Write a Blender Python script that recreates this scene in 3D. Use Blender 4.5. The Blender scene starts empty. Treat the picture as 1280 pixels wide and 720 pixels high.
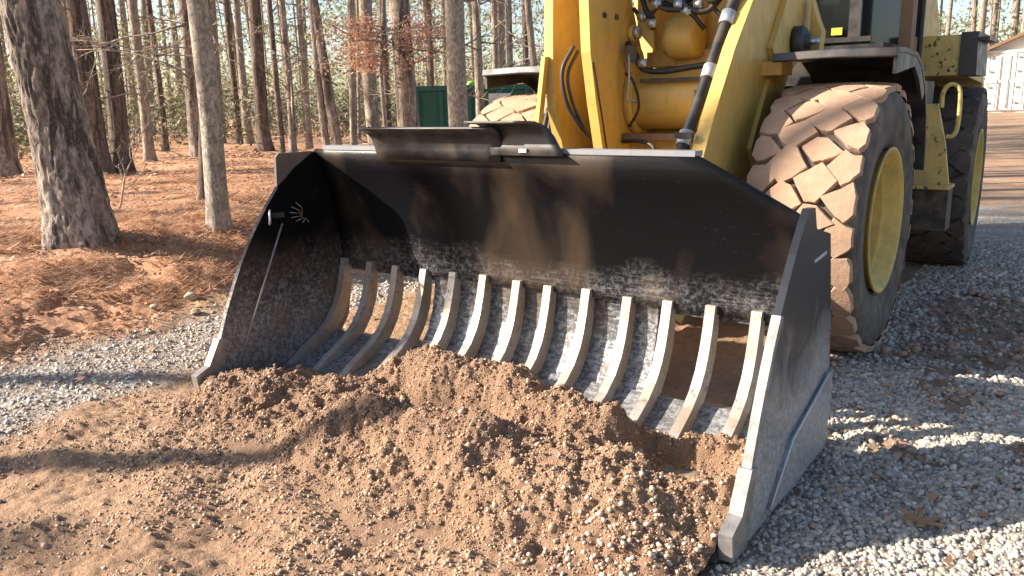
import bpy, bmesh, math, random
import numpy as np
from mathutils import Vector, Matrix
random.seed(7); rng = np.random.default_rng(7)
S = bpy.context.scene; COL = S.collection
# ------------------------------------------------------------------ camera, sky, sun, exposure
CAM = Vector((2.3467, -2.3668, 1.4645)); YAW, PIT, ROL = .6332, .2186, -.0205
Fv = Vector((-math.sin(YAW)*math.cos(PIT), math.cos(YAW)*math.cos(PIT), -math.sin(PIT)))
Rv = Vector((math.cos(YAW), math.sin(YAW), 0)); Uv = Rv.cross(Fv)
R2 = math.cos(ROL)*Rv+math.sin(ROL)*Uv; U2 = -math.sin(ROL)*Rv+math.cos(ROL)*Uv
cd = bpy.data.cameras.new('camera'); cam = bpy.data.objects.new('camera', cd); COL.objects.link(cam)
cd.sensor_width = 36; cd.lens = 1015.34/1280*36; cd.clip_end = 500; cd.clip_start = .05
cam.matrix_world = Matrix(((R2.x, U2.x, -Fv.x, CAM.x), (R2.y, U2.y, -Fv.y, CAM.y), (R2.z, U2.z, -Fv.z, CAM.z), (0, 0, 0, 1)))
S.camera = cam
SUN_EL = math.radians(28); SUN_TURN = math.radians(0)      # turn: degrees the light comes from behind the trees
tr = Rv*math.cos(SUN_TURN)-Vector((-math.sin(YAW), math.cos(YAW), 0))*math.sin(SUN_TURN)
LD = Vector((tr.x*math.cos(SUN_EL), tr.y*math.cos(SUN_EL), -math.sin(SUN_EL)))
w = bpy.data.worlds.new('World'); S.world = w; w.use_nodes = True
wt = w.node_tree; bg = wt.nodes['Background']; sky = wt.nodes.new('ShaderNodeTexSky'); sky.sky_type = 'NISHITA'
sky.sun_disc = False; sky.sun_elevation = SUN_EL; sky.sun_rotation = math.atan2(-tr.x, -tr.y)
sky.air_density = 1.0; sky.dust_density = 1.5
wt.links.new(sky.outputs[0], bg.inputs[0]); bg.inputs[1].default_value = .085
sl = bpy.data.lights.new('sun', 'SUN'); sl.energy = 5.0; sl.angle = math.radians(.55); sl.color = (1, .90, .77)
so = bpy.data.objects.new('sun', sl); COL.objects.link(so); so.rotation_euler = LD.to_track_quat('-Z', 'Y').to_euler()
S.view_settings.view_transform = 'Standard'; S.view_settings.look = 'None'; S.view_settings.exposure = 1.55; S.view_settings.gamma = 1
S.view_settings.use_curve_mapping = False

# ------------------------------------------------------------------ noise (numpy)
def _h(ix, iy, iz, s):
    n = (ix.astype(np.int64)*374761393+iy.astype(np.int64)*668265263+iz.astype(np.int64)*2147483647+s*1274126177) & 0xffffffff
    n = ((n ^ (n >> 13))*1274126177) & 0xffffffff
    return ((n ^ (n >> 16)) & 0xffffff)/float(0xffffff)
def vn(x, y, z=None, s=0):
    x = np.asarray(x, float); y = np.asarray(y, float); z = np.zeros_like(x) if z is None else np.asarray(z, float)
    xi, yi, zi = np.floor(x), np.floor(y), np.floor(z); fx, fy, fz = x-xi, y-yi, z-zi
    fx, fy, fz = fx*fx*(3-2*fx), fy*fy*(3-2*fy), fz*fz*(3-2*fz)
    r = 0
    for a in (0, 1):
        for b in (0, 1):
            for c in (0, 1):
                r = r+_h(xi+a, yi+b, zi+c, s)*(fx if a else 1-fx)*(fy if b else 1-fy)*(fz if c else 1-fz)
    return r*2-1
def fbm(x, y, z=None, s=0, o=4, g=.5):
    r = 0; a = 1; k = 1.
    for i in range(o):
        r = r+a*vn(x*k, y*k, None if z is None else z*k, s+i*17); a *= g; k *= 2.03
    return r
def ss(t): t = np.clip(t, 0, 1); return t*t*(3-2*t)
def cells(x, y, s=0):
    # distance to the nearest jittered point: lumps
    xi, yi = np.floor(x), np.floor(y); d = np.full(np.shape(x), 9.)
    for a in (-1, 0, 1):
        for b in (-1, 0, 1):
            px = xi+a+_h(xi+a, yi+b, xi*0, s); py = yi+b+_h(xi+a, yi+b, xi*0+1, s)
            d = np.minimum(d, (x-px)**2+(y-py)**2)
    return np.sqrt(d)

# ------------------------------------------------------------------ materials
def mat(name):
    m = bpy.data.materials.new(name); m.use_nodes = True; t = m.node_tree
    return m, t, t.nodes['Principled BSDF']
def N(t, ty, **k):
    n = t.nodes.new(ty)
    for a, b in k.items():
        if a in n.inputs.keys() if isinstance(a, str) else False: n.inputs[a].default_value = b
        else: setattr(n, a, b)
    return n
def coord(t, obj=False, scale=(1, 1, 1), world=False):
    mp = t.nodes.new('ShaderNodeMapping'); mp.inputs['Scale'].default_value = scale
    if world: t.links.new(t.nodes.new('ShaderNodeNewGeometry').outputs['Position'], mp.inputs[0])
    else: t.links.new(t.nodes.new('ShaderNodeTexCoord').outputs['Object'], mp.inputs[0])
    return mp.outputs[0]
def noise(t, vec, scale, detail=4, rough=.55, dist=0):
    n = t.nodes.new('ShaderNodeTexNoise'); n.inputs['Scale'].default_value = scale; n.inputs['Detail'].default_value = detail
    n.inputs['Roughness'].default_value = rough; n.inputs['Distortion'].default_value = dist
    t.links.new(vec, n.inputs['Vector']); return n.outputs['Fac']
def ramp(t, fac, stops):
    r = t.nodes.new('ShaderNodeValToRGB'); e = r.color_ramp.elements
    while len(e) < len(stops): e.new(.5)
    for i, (p, c) in enumerate(stops):
        e[i].position = p; e[i].color = (c, c, c, 1) if isinstance(c, (int, float)) else (*c, 1)
    t.links.new(fac, r.inputs[0]); return r.outputs[0]
def mix(t, f, a, b, mode='MIX'):
    m = t.nodes.new('ShaderNodeMix'); m.data_type = 'RGBA'; m.blend_type = mode
    for s, v in ((m.inputs['Factor'], f), (m.inputs[6], a), (m.inputs[7], b)):
        if hasattr(v, 'links'): t.links.new(v, s)
        elif isinstance(v, (int, float)): s.default_value = v if s.type == 'VALUE' else (v, v, v, 1)
        else: s.default_value = (*v, 1)
    return m.outputs[2]
def mth(t, op, a, b=None, c=None):
    m = t.nodes.new('ShaderNodeMath'); m.operation = op
    for i, v in enumerate((a, b, c)):
        if v is None: continue
        if hasattr(v, 'links'): t.links.new(v, m.inputs[i])
        else: m.inputs[i].default_value = v
    return m.outputs[0]
def bump(t, b, h, dist=.01, strength=1):
    n = t.nodes.new('ShaderNodeBump'); n.inputs['Distance'].default_value = dist; n.inputs['Strength'].default_value = strength
    t.links.new(h, n.inputs['Height']); t.links.new(n.outputs[0], b.inputs['Normal'])
def setc(t, b, c): t.links.new(c, b.inputs['Base Color'])
def sepz(t, vec):
    s = t.nodes.new('ShaderNodeSeparateXYZ'); t.links.new(vec, s.inputs[0]); return s.outputs
def rnd(t): return t.nodes.new('ShaderNodeObjectInfo').outputs['Random']

def mat_paint(name, col, rough=.42, dust=.35, spots=0., dustc=(.30, .2, .12), dark=(.05, .03, .015), metal=0):
    m, t, b = mat(name); v = coord(t, world=True)
    n1 = noise(t, v, 2.5, 6, .6); n2 = noise(t, v, 28, 5, .65); n3 = noise(t, v, 9, 4)
    c = mix(t, ramp(t, n1, [(.35, 0), (.7, .5)]), col, tuple(x*.72 for x in col))
    c = mix(t, mth(t, 'MULTIPLY', ramp(t, n3, [(.42, 0), (.72, 1)]), dust), c, dustc)
    n5 = noise(t, coord(t, world=True, scale=(4, 4, .5)), 7, 5, .65); c = mix(t, ramp(t, n5, [(.52, 0), (.75, .45)]), c, tuple(x*.45 for x in col))
    c = mix(t, ramp(t, n2, [(.62, 0), (.78, .4)]), c, dark)
    if spots:
        n4 = noise(t, v, 30, 3, .5); c = mix(t, ramp(t, n4, [(.68-spots*.1, 0), (.72-spots*.1, .9)]), c, (.07, .035, .015))
    setc(t, b, c); b.inputs['Metallic'].default_value = metal
    t.links.new(ramp(t, n3, [(.3, rough), (.75, min(1, rough+.3))]), b.inputs['Roughness'])
    bump(t, b, n2, .002, .5); return m
M = {}
YEL = (.60, .38, .085)
M['yellow'] = mat_paint('yellow_paint', YEL, .42, .35, dustc=(.36, .26, .14))
M['yellow_pale'] = mat_paint('weathered_yellow_paint', (.62, .45, .14), .5, .45, spots=.55)
M['yellow_rim'] = mat_paint('rim_yellow_paint', (.58, .40, .09), .5, .55)
M['black_paint'] = mat_paint('black_machine_paint', (.018, .019, .022), .35, .18, dark=(.01, .01, .01))
M['grey_paint'] = mat_paint('scuffed_grey_paint', (.2, .21, .235), .4, .25)
M['dark_metal'] = mat_paint('dark_dirty_metal', (.035, .03, .027), .6, .5)
M['rubber'] = mat_paint('hose_rubber', (.012, .012, .013), .45, .12)
M['steel'] = mat_paint('plated_steel', (.48, .50, .54), .35, .2, metal=.7)
M['brown_steel'] = mat_paint('primer_brown_steel', (.11, .085, .07), .6, .3)
M['interior'] = mat_paint('cab_interior_plastic', (.02, .02, .02), .6, .1)
M['sticker'] = mat_paint('warning_sticker_yellow', (.75, .62, .05), .4, 0)
M['dumpster'] = mat_paint('dumpster_green_paint', (.012, .105, .07), .5, .12)
M['lime'] = mat_paint('lime_plastic', (.22, .55, .06), .5, 0)
M['white_panel'] = mat_paint('white_painted_steel', (.74, .71, .64), .55, .3, dustc=(.5, .4, .28))
M['roof_edge'] = mat_paint('roof_edge_brown', (.2, .11, .06), .6, .3)
# bucket: gloss black with abraded steel where the load rubs
m, t, b = mat('bucket_black_worn'); v = coord(t, world=True); z = sepz(t, v)[2]
na = noise(t, v, 2.2, 5, .6); nb = noise(t, v, 42, 6, .75); nc = noise(t, coord(t, world=True, scale=(1.0, 6, 9)), 11, 6, .7)
h = mth(t, 'ADD', z, mth(t, 'MULTIPLY', mth(t, 'SUBTRACT', na, .5), .42))
zone = mth(t, 'MULTIPLY', mth(t, 'SUBTRACT', .74, h), 2.2)                       # 0 above, 1 low down
zone = mth(t, 'MINIMUM', mth(t, 'MAXIMUM', zone, 0), 1)
sp = mth(t, 'MULTIPLY', mth(t, 'ADD', ramp(t, nb, [(.48, 0), (.62, 1)]), ramp(t, nc, [(.5, 0), (.68, .8)])), zone)
sp = mth(t, 'MINIMUM', mth(t, 'ADD', sp, mth(t, 'MULTIPLY', zone, mth(t, 'MULTIPLY', zone, .35))), 1)
c = mix(t, sp, (.006, .006, .007), (.30, .30, .31))
c = mix(t, mth(t, 'MULTIPLY', ramp(t, noise(t, v, 5, 5), [(.5, 0), (.75, .75)]), zone), c, (.19, .13, .09))
film = mth(t, 'MULTIPLY', ramp(t, noise(t, coord(t, world=True, scale=(1, .6, .55)), 2.6, 3, .5, .4), [(.49, 0), (.80, .7)]), ramp(t, z, [(.0, 1), (1, .9)]))
c = mix(t, film, c, (.095, .064, .041))
scr = noise(t, coord(t, world=True, scale=(.5, 5, 14)), 26, 4, .8, .8); c = mix(t, mth(t, 'MULTIPLY', ramp(t, scr, [(.64, 0), (.70, .8)]), ramp(t, na, [(.4, .1), (.65, 1)])), c, (.13, .13, .135))
film_r = mth(t, 'ADD', mth(t, 'MULTIPLY', film, .35), .22)
setc(t, b, c); t.links.new(mth(t, 'ADD', film_r, mth(t, 'MULTIPLY', sp, .22)), b.inputs['Roughness'])
t.links.new(mth(t, 'MULTIPLY', sp, .35), b.inputs['Metallic']); bump(t, b, nb, .0015, .4); b.inputs['Specular IOR Level'].default_value = .1; M['bucket'] = m
m, t, b = mat('side_plate_scuffed'); v = coord(t, world=True); z = sepz(t, v)[2]
na = noise(t, v, 4, 6, .7, .8); nb = noise(t, v, 45, 6, .8); nc = noise(t, coord(t, world=True, scale=(1, 9, 3)), 14, 6, .75, 1)
zn = mth(t, 'MINIMUM', mth(t, 'MAXIMUM', mth(t, 'MULTIPLY', mth(t, 'SUBTRACT', .66, mth(t, 'ADD', z, mth(t, 'MULTIPLY', mth(t, 'SUBTRACT', na, .5), .9))), 2.6), 0), 1)
sp = mth(t, 'MULTIPLY', zn, mth(t, 'MINIMUM', mth(t, 'ADD', .45, mth(t, 'ADD', ramp(t, nb, [(.45, 0), (.65, .5)]), ramp(t, nc, [(.5, 0), (.7, .5)]))), 1))
c = mix(t, sp, (.010, .012, .017), (.40, .395, .39)); setc(t, b, c); t.links.new(mth(t, 'ADD', .32, mth(t, 'MULTIPLY', sp, .2)), b.inputs['Roughness']); bump(t, b, nb, .0015, .4); M['side'] = m
m, t, b = mat('rib_worn_steel'); v = coord(t, world=True)
nb = noise(t, v, 30, 6, .75); na = noise(t, v, 6, 4)
c = mix(t, ramp(t, nb, [(.52, 0), (.66, 1)]), (.42, .40, .375), (.09, .085, .08)); c = mix(t, ramp(t, na, [(.36, .15), (.62, .85)]), c, (.33, .25, .18))
setc(t, b, c); b.inputs['Metallic'].default_value = .3; b.inputs['Roughness'].default_value = .42; bump(t, b, nb, .002, .6); M['rib'] = m
m, t, b = mat('cutting_edge_steel'); v = coord(t, world=True); nb = noise(t, v, 12, 6, .7)
setc(t, b, ramp(t, nb, [(.35, (.16, .15, .14)), (.6, (.30, .285, .27)), (.8, (.27, .19, .12))])); b.inputs['Metallic'].default_value = .4; b.inputs['Roughness'].default_value = .45; M['edge'] = m
# tyre
m, t, b = mat('tyre_rubber'); v = coord(t); n1 = noise(t, v, 7, 5, .65); n2 = noise(t, v, 60, 4)
setc(t, b, ramp(t, n1, [(.3, (.045, .036, .031)), (.5, (.085, .066, .055)), (.75, (.20, .145, .105))])); b.inputs['Roughness'].default_value = .85; bump(t, b, n2, .002, .5); M['tyre'] = m
m, t, b = mat('dusty_tread_rubber'); v = coord(t, world=True); n1 = noise(t, v, 9, 6, .7); n2 = noise(t, v, 55, 5, .7)
c = mix(t, ramp(t, n1, [(.3, 0), (.7, 1)]), (.33, .2, .125), (.46, .3, .2)); c = mix(t, mth(t, 'MULTIPLY', rnd(t), .35), c, (.26, .17, .115))
c = mix(t, ramp(t, n2, [(.60, 0), (.76, .5)]), c, (.13, .095, .075)); setc(t, b, c); b.inputs['Roughness'].default_value = .92; bump(t, b, n2, .005, .7); M['tread'] = m
# bark kinds
def mat_bark(name, c1, c2, c3, sc=1, vstretch=.14, bd=.02, furrow=1.):
    m, t, b = mat(name); v = coord(t, scale=(1, 1, vstretch)); v2 = coord(t, scale=(1, 1, .45))
    f1 = noise(t, v, 11*sc, 5, .6, .6); f2 = noise(t, v2, 26*sc, 5, .7, .3); n1 = noise(t, v2, 2.2*sc, 4, .6); n2 = noise(t, v2, 70*sc, 4, .7)
    e = mth(t, 'MULTIPLY', ramp(t, f1, [(.40, 1), (.50, 0)]), furrow)                # dark furrows between the plates
    c = mix(t, ramp(t, n1, [(.35, 0), (.65, 1)]), c1, c2); c = mix(t, ramp(t, f2, [(.42, .85), (.58, 0)]), c, c3); c = mix(t, e, c, tuple(x*.6 for x in c3)); c = mix(t, ramp(t, n2, [(.55, 0), (.75, .5)]), c, tuple(min(1, x*1.35) for x in c2))
    setc(t, b, c); b.inputs['Roughness'].default_value = .92
    bump(t, b, mth(t, 'ADD', mth(t, 'ADD', mth(t, 'SUBTRACT', 1, e), mth(t, 'MULTIPLY', f2, .8)), mth(t, 'MULTIPLY', n2, .25)), bd*.6, .9); return m
M['bark_pine'] = mat_bark('pine_bark', (.31, .235, .18), (.44, .36, .29), (.12, .09, .07))
M['bark_dark'] = mat_bark('dark_pine_bark', (.155, .105, .077), (.23, .165, .125), (.07, .05, .039))
M['bark_old'] = mat_bark('old_pine_bark', (.25, .195, .155), (.40, .33, .265), (.085, .064, .051), .9, .16, .03)
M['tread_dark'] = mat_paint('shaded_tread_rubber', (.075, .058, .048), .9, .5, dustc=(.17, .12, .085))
M['bark_pale'] = mat_bark('pale_smooth_bark', (.47, .41, .335), (.30, .25, .2), (.17, .14, .11), 1.5, .9, .008, .5)
M['bark_grey'] = mat_bark('grey_bark', (.40, .33, .26), (.31, .25, .195), (.18, .14, .105), 1.2, .3, .012, .7)
M['twig'] = mat_bark('pale_twig_bark', (.50, .42, .31), (.40, .33, .25), (.25, .2, .15), 3, .6, .002)
def mat_leaf(name, cols, tr=.35):
    m, t, b = mat(name); g = t.nodes.new('ShaderNodeNewGeometry'); r = g.outputs['Random Per Island']
    c = ramp(t, r, [(i/(len(cols)-1), k) for i, k in enumerate(cols)]); setc(t, b, c); b.inputs['Roughness'].default_value = .6
    ts = t.nodes.new('ShaderNodeBsdfTranslucent'); t.links.new(c, ts.inputs[0]); mx = t.nodes.new('ShaderNodeMixShader'); mx.inputs[0].default_value = tr
    t.links.new(b.outputs[0], mx.inputs[1]); t.links.new(ts.outputs[0], mx.inputs[2]); t.links.new(mx.outputs[0], t.nodes['Material Output'].inputs[0]); return m
M['needles'] = mat_leaf('pine_foliage', [(.05, .085, .025), (.10, .15, .04), (.16, .2, .06), (.075, .11, .035)])
M['understory'] = mat_leaf('understory_foliage', [(.12, .15, .06), (.25, .27, .11), (.40, .37, .2), (.17, .2, .09), (.36, .28, .2), (.31, .33, .16)], .5)
M['shrub'] = mat_leaf('shrub_foliage', [(.05, .06, .028), (.09, .095, .042), (.12, .09, .062), (.065, .075, .035), (.16, .15, .075), (.10, .075, .052)], .3)
M['beech'] = mat_leaf('dry_beech_leaves', [(.46, .24, .15), (.58, .33, .22), (.38, .18, .11), (.64, .42, .31)], .4)
M['straw'] = mat_leaf('pine_straw', [(.58, .32, .175), (.44, .22, .115), (.7, .43, .26), (.30, .14, .07), (.78, .58, .4)], .1)
M['litter'] = mat_leaf('leaf_litter', [(.38, .185, .095), (.5, .27, .15), (.26, .13, .07), (.6, .42, .28)], .15)
M['stone'] = mat_leaf('gravel_stone', [(.39, .355, .305), (.29, .26, .22), (.48, .435, .375), (.21, .185, .155), (.36, .275, .19), (.58, .53, .46), (.27, .2, .14)], 0)
M['pebble'] = mat_leaf('dusty_pebble', [(.42, .33, .25), (.5, .43, .35), (.36, .26, .18), (.58, .52, .46)], 0)
M['clod'] = mat_leaf('dirt_clod', [(.33, .215, .14), (.39, .26, .175), (.27, .17, .11), (.35, .23, .15), (.43, .31, .22)], 0)
M['heap_clod'] = mat_leaf('heap_clod', [(.31, .186, .112), (.39, .243, .152), (.235, .135, .08), (.34, .205, .124), (.44, .31, .21), (.27, .16, .094)], 0)
M['mud'] = mat_leaf('mud_clod', [(.25, .17, .12), (.31, .215, .15), (.2, .135, .095)], 0)
M['dryleaf'] = mat_leaf('dry_oak_leaf', [(.30, .17, .08), (.34, .19, .09)], .2)
# dirt heap
def dirtcol(t, v, c1=(.31, .185, .108), c2=(.43, .268, .16), c3=(.22, .13, .078)):
    n1 = noise(t, v, 1.6, 5, .6); n2 = noise(t, v, 34, 5, .7)
    c = mix(t, ramp(t, n1, [(.35, 0), (.65, 1)]), c1, c2)
    return mix(t, ramp(t, n2, [(.45, 0), (.75, .6)]), c, c3), n2
m, t, b = mat('loose_dirt'); v = coord(t, world=True); c, n2 = dirtcol(t, v, (.27, .155, .092), (.375, .232, .142), (.18, .10, .06)); setc(t, b, c); b.inputs['Roughness'].default_value = .95; bump(t, b, mth(t, 'ADD', noise(t, v, 60, 5, .75), noise(t, v, 150, 4, .7)), .014, 1); M['dirt'] = m
# ground, blended by a per-vertex ground-type map (straw, gravel, mud)
m, t, b = mat('ground_mix'); v = coord(t, world=True); at = N(t, 'ShaderNodeAttribute', attribute_name='cover'); sc = t.nodes.new('ShaderNodeSeparateColor'); t.links.new(at.outputs['Color'], sc.inputs[0])
dc, n2 = dirtcol(t, v)
vo = t.nodes.new('ShaderNodeTexVoronoi'); vo.inputs['Scale'].default_value = 42; t.links.new(v, vo.inputs['Vector'])
gs = N(t, 'ShaderNodeSeparateColor'); t.links.new(vo.outputs['Color'], gs.inputs[0])
gc = ramp(t, gs.outputs[0], [(0, (.24, .23, .22)), (.5, (.40, .38, .35)), (1, (.55, .53, .50))]); gc = mix(t, ramp(t, vo.outputs['Distance'], [(.35, 0), (.75, .85)]), gc, (.13, .11, .095))
gc = mix(t, ramp(t, noise(t, v, 2.4, 5), [(.42, 0), (.68, .75)]), gc, (.22, .155, .105))
s1 = noise(t, coord(t, world=True, scale=(9, 3, 3)), 9, 6, .8, 1.2); s2 = noise(t, v, 1.3, 5, .6)
stc = ramp(t, s1, [(.25, (.22, .10, .05)), (.42, (.44, .215, .11)), (.58, (.55, .295, .16)), (.8, (.66, .43, .27))])
stc = mix(t, ramp(t, s2, [(.45, 0), (.7, .5)]), stc, (.38, .19, .10))
mudc = mix(t, n2, (.2, .135, .095), (.31, .22, .155))
c = mix(t, sc.outputs[1], dc, gc); c = mix(t, sc.outputs[2], c, mudc); c = mix(t, sc.outputs[0], c, stc)
setc(t, b, c); b.inputs['Roughness'].default_value = .95
bh = mth(t, 'ADD', mth(t, 'ADD', noise(t, v, 60, 6, .75), mth(t, 'MULTIPLY', noise(t, v, 22, 4, .6), 1.6)), mth(t, 'MULTIPLY', mth(t, 'SUBTRACT', .6, vo.outputs['Distance']), mth(t, 'MULTIPLY', sc.outputs[1], .8)))
bump(t, b, bh, .016, 1); M['ground'] = m
m, t, b = mat('tinted_cab_glass'); b.inputs['Base Color'].default_value = (.02, .024, .024, 1); b.inputs['Roughness'].default_value = .08; b.inputs['Specular IOR Level'].default_value = .25; b.inputs['Alpha'].default_value = .7; M['glass'] = m

# ------------------------------------------------------------------ mesh helpers
def tag(o, label=None, cat=None, group=None, kind=None):
    for k, v_ in (('label', label), ('category', cat), ('group', group), ('kind', kind)):
        if v_: o[k] = v_
    return o
def adopt(o, parent):
    o.parent = parent
    if parent.type == 'EMPTY': o.matrix_parent_inverse = Matrix.Translation(parent.location).inverted()
    return o
def link(name, me, material, parent=None):
    o = bpy.data.objects.new(name, me); COL.objects.link(o)
    if material and not me.materials: me.materials.append(M[material])
    if parent: adopt(o, parent)
    return o
def empty(name, loc, label, cat, group=None):
    o = bpy.data.objects.new(name, None); COL.objects.link(o); o.location = loc; o.empty_display_size = .2
    return tag(o, label, cat, group)
def npmesh(name, V, Fc, smooth=False):
    V = np.asarray(V, np.float32); Fc = np.asarray(Fc, np.int32); k = Fc.shape[1]
    me = bpy.data.meshes.new(name); me.vertices.add(len(V)); me.vertices.foreach_set('co', V.ravel())
    me.loops.add(Fc.size); me.loops.foreach_set('vertex_index', Fc.ravel()); me.polygons.add(len(Fc))
    me.polygons.foreach_set('loop_start', np.arange(0, Fc.size, k, dtype=np.int32)); me.polygons.foreach_set('loop_total', np.full(len(Fc), k, np.int32))
    if smooth: me.polygons.foreach_set('use_smooth', np.ones(len(Fc), bool))
    me.update(calc_edges=True); me.validate(); return me
class MB:
    def __init__(s): s.bm = bmesh.new()
    def prism(s, poly, ax, a, b_):
        # poly: 2-D outline in the two axes other than ax
        def P(p, k): return {'x': (k, p[0], p[1]), 'y': (p[0], k, p[1]), 'z': (p[0], p[1], k)}[ax]
        A = [s.bm.verts.new(P(p, a)) for p in poly]; B = [s.bm.verts.new(P(p, b_)) for p in poly]; n = len(poly)
        s.bm.faces.new(A); s.bm.faces.new(B[::-1])
        for i in range(n): s.bm.faces.new((A[i], B[i], B[(i+1) % n], A[(i+1) % n]))
        return s
    def box(s, x0, x1, y0, y1, z0, z1): return s.prism([(x0, y0), (x1, y0), (x1, y1), (x0, y1)], 'z', z0, z1)
    def obox(s, c, sx, sy, sz, m=None):
        q = [(-1, -1), (1, -1), (1, 1), (-1, 1)]; c = Vector(c); m = m or Matrix.Identity(3); r = []
        for zz in (-1, 1): r.append([s.bm.verts.new(c+m @ Vector((a*sx/2, b_*sy/2, zz*sz/2))) for a, b_ in q])
        s.bm.faces.new(r[0][::-1]); s.bm.faces.new(r[1])
        for i in range(4): s.bm.faces.new((r[0][i], r[0][(i+1) % 4], r[1][(i+1) % 4], r[1][i]))
        return s
    def tube(s, pts, rad, n=10, caps=True):
        pts = [Vector(p) for p in pts]; prev = None; rings = []; up = None
        for i, p in enumerate(pts):
            d = (pts[min(i+1, len(pts)-1)]-pts[max(i-1, 0)]).normalized()
            if up is None: up = d.orthogonal().normalized()
            up = (up-d*up.dot(d)).normalized(); sd = d.cross(up); r = rad[i] if isinstance(rad, (list, tuple)) else rad
            rings.append([s.bm.verts.new(p+(up*math.cos(2*math.pi*k/n)+sd*math.sin(2*math.pi*k/n))*r) for k in range(n)])
        for A, B in zip(rings, rings[1:]):
            for k in range(n): s.bm.faces.new((A[k], A[(k+1) % n], B[(k+1) % n], B[k])).smooth = True
        if caps: s.bm.faces.new(rings[0][::-1]); s.bm.faces.new(rings[-1])
        return s
    def cyl(s, a, b_, r, n=24): return s.tube([a, b_], r, n)
    def lathe(s, prof, n=48, ax='x', c=(0, 0, 0)):
        # prof: (axial, radius)
        rings = []
        for a, r in prof:
            ring = []
            for k in range(n):
                th = 2*math.pi*k/n; p = (a, r*math.cos(th), r*math.sin(th)) if ax == 'x' else (r*math.cos(th), r*math.sin(th), a)
                ring.append(s.bm.verts.new(Vector(p)+Vector(c)))
            rings.append(ring)
        for A, B in zip(rings, rings[1:]):
            for k in range(n): s.bm.faces.new((A[k], A[(k+1) % n], B[(k+1) % n], B[k])).smooth = True
        return s
    def grid(s, rows, thick):
        # rows of points -> a sheet with thickness
        g = [[s.bm.verts.new(p) for p in r] for r in rows]
        fs = [s.bm.faces.new((g[i][j], g[i][j+1], g[i+1][j+1], g[i+1][j])) for i in range(len(g)-1) for j in range(len(g[0])-1)]
        bmesh.ops.recalc_face_normals(s.bm, faces=fs); bmesh.ops.solidify(s.bm, geom=fs, thickness=thick); return s
    def build(s, name, material, parent=None, bevel=0, smooth=None):
        if bevel:
            ed = [e for e in s.bm.edges if len(e.link_faces) == 2 and e.calc_face_angle(0) > .5]
            bmesh.ops.bevel(s.bm, geom=ed, offset=bevel, segments=2, affect='EDGES', profile=.6)
        bmesh.ops.recalc_face_normals(s.bm, faces=s.bm.faces[:])
        me = bpy.data.meshes.new(name); s.bm.to_mesh(me); s.bm.free()
        if smooth: me.polygons.foreach_set('use_smooth', np.ones(len(me.polygons), bool))
        return link(name, me, material, parent)
def arc(c, r, a0, a1, n): return [(c[0]+r*math.cos(math.radians(a0+(a1-a0)*i/n)), c[1]+r*math.sin(math.radians(a0+(a1-a0)*i/n))) for i in range(n+1)]
def bez(pts, n=14):
    # Catmull-Rom through pts
    P = [Vector(p) for p in pts]; P = [P[0]*2-P[1]]+P+[P[-1]*2-P[-2]]; out = []
    for i in range(1, len(P)-2):
        for k in range(n):
            u = k/n; a, b_, c, d = P[i-1:i+3]
            out.append(.5*((2*b_)+(c-a)*u+(2*a-5*b_+4*c-d)*u*u+(3*b_-a-3*c+d)*u**3))
    return out+[P[-2]]

# ------------------------------------------------------------------ ground
def relief(x, y):
    z = .36*ss((-2.7-x)/2.5)+.02*np.exp(-((x+3.9)/.7)**2)+.7*ss((y-12)/36)*ss((x+9)/6)
    z = z+ss((-2.9-x)/.8)*(.07*fbm(x*.7, y*.7, s=3, o=3)+.03*fbm(x*3, y*3, s=9, o=3))
    return z
def covers(x, y):
    n = fbm(x*1.6, y*1.6, s=21, o=4); n2 = fbm(x*.6, y*.6, s=33, o=4); n3 = fbm(x*5, y*5, s=35, o=3)
    straw = ss((-2.95-x+.28*n)/.5)*ss((14+6*n2-y+abs(x)*.6)/3+ss((-6-x)/3)*3)
    gl = ss((x+3.2)/.5)*ss((-1.78-.12*y-x+.14*n)/.25)                 # strip of gravel left of the bucket
    gr = ss((x-1.15+.25*n+.10*(y-1))/.35)*ss((y+2.2+1.2*n)/.8)              # gravel lane right of the loader
    gr = gr*ss((11.5-y+n)/2)
    grav = np.maximum(gl*.9, gr)*(1-straw)
    mud = ss((n2*.7+n3*.45+.9*np.exp(-((x-1.75-.05*y)/.55)**2)*ss((y-.3)/.8)*ss((5.5-y)/2)-.66)/.35)*gr
    return straw, grav, mud
def gheight(x, y):
    z = relief(x, y); st, g, mu = covers(x, y); d = (1-st)*(1-g)
    near = ss((7-np.hypot(x, y))/3)
    track = 0.014*np.sin((x*.75+y*1.05)*9+1.5*vn(x*1.2, y*1.2, s=5))*ss((-.35-y)/.3)     # low ridges raked into the loose soil
    z = z+near*d*(.024*fbm(x*3.5, y*3.5, s=40, o=3)+track+.016*(.55-cells(x*15, y*15, 4))*ss(fbm(x*2, y*2, s=61, o=2)*1.2+.8)+.013*(.5-cells(x*29, y*29, 14))+.008*fbm(x*40, y*40, s=44, o=2))
    z = z+near*g*(.014*fbm(x*5, y*5, s=50, o=3)+.007*fbm(x*30, y*30, s=51, o=2))+mu*near*.022*(fbm(x*11, y*11, s=71, o=3)+.5)
    z = z+near*st*.03*fbm(x*8, y*8, s=52, o=3)
    return z-.012
def axis(lo, a, b_, hi, st):
    r = list(np.arange(a, b_+1e-6, st)); k = st; q = r[-1]
    while q < hi: k *= 1.09; q += k; r.append(q)
    k = st; q = r[0]; l = []
    while q > lo: k *= 1.09; q -= k; l.append(q)
    return np.array(l[::-1]+r)
gx = axis(-140, -3.2, 2.7, 140, .0155); gy = axis(-40, -1.75, 2.2, 160, .0155)
X, Y = np.meshgrid(gx, gy); st, gv, mu = covers(X, Y); Z = gheight(X, Y)
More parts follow.
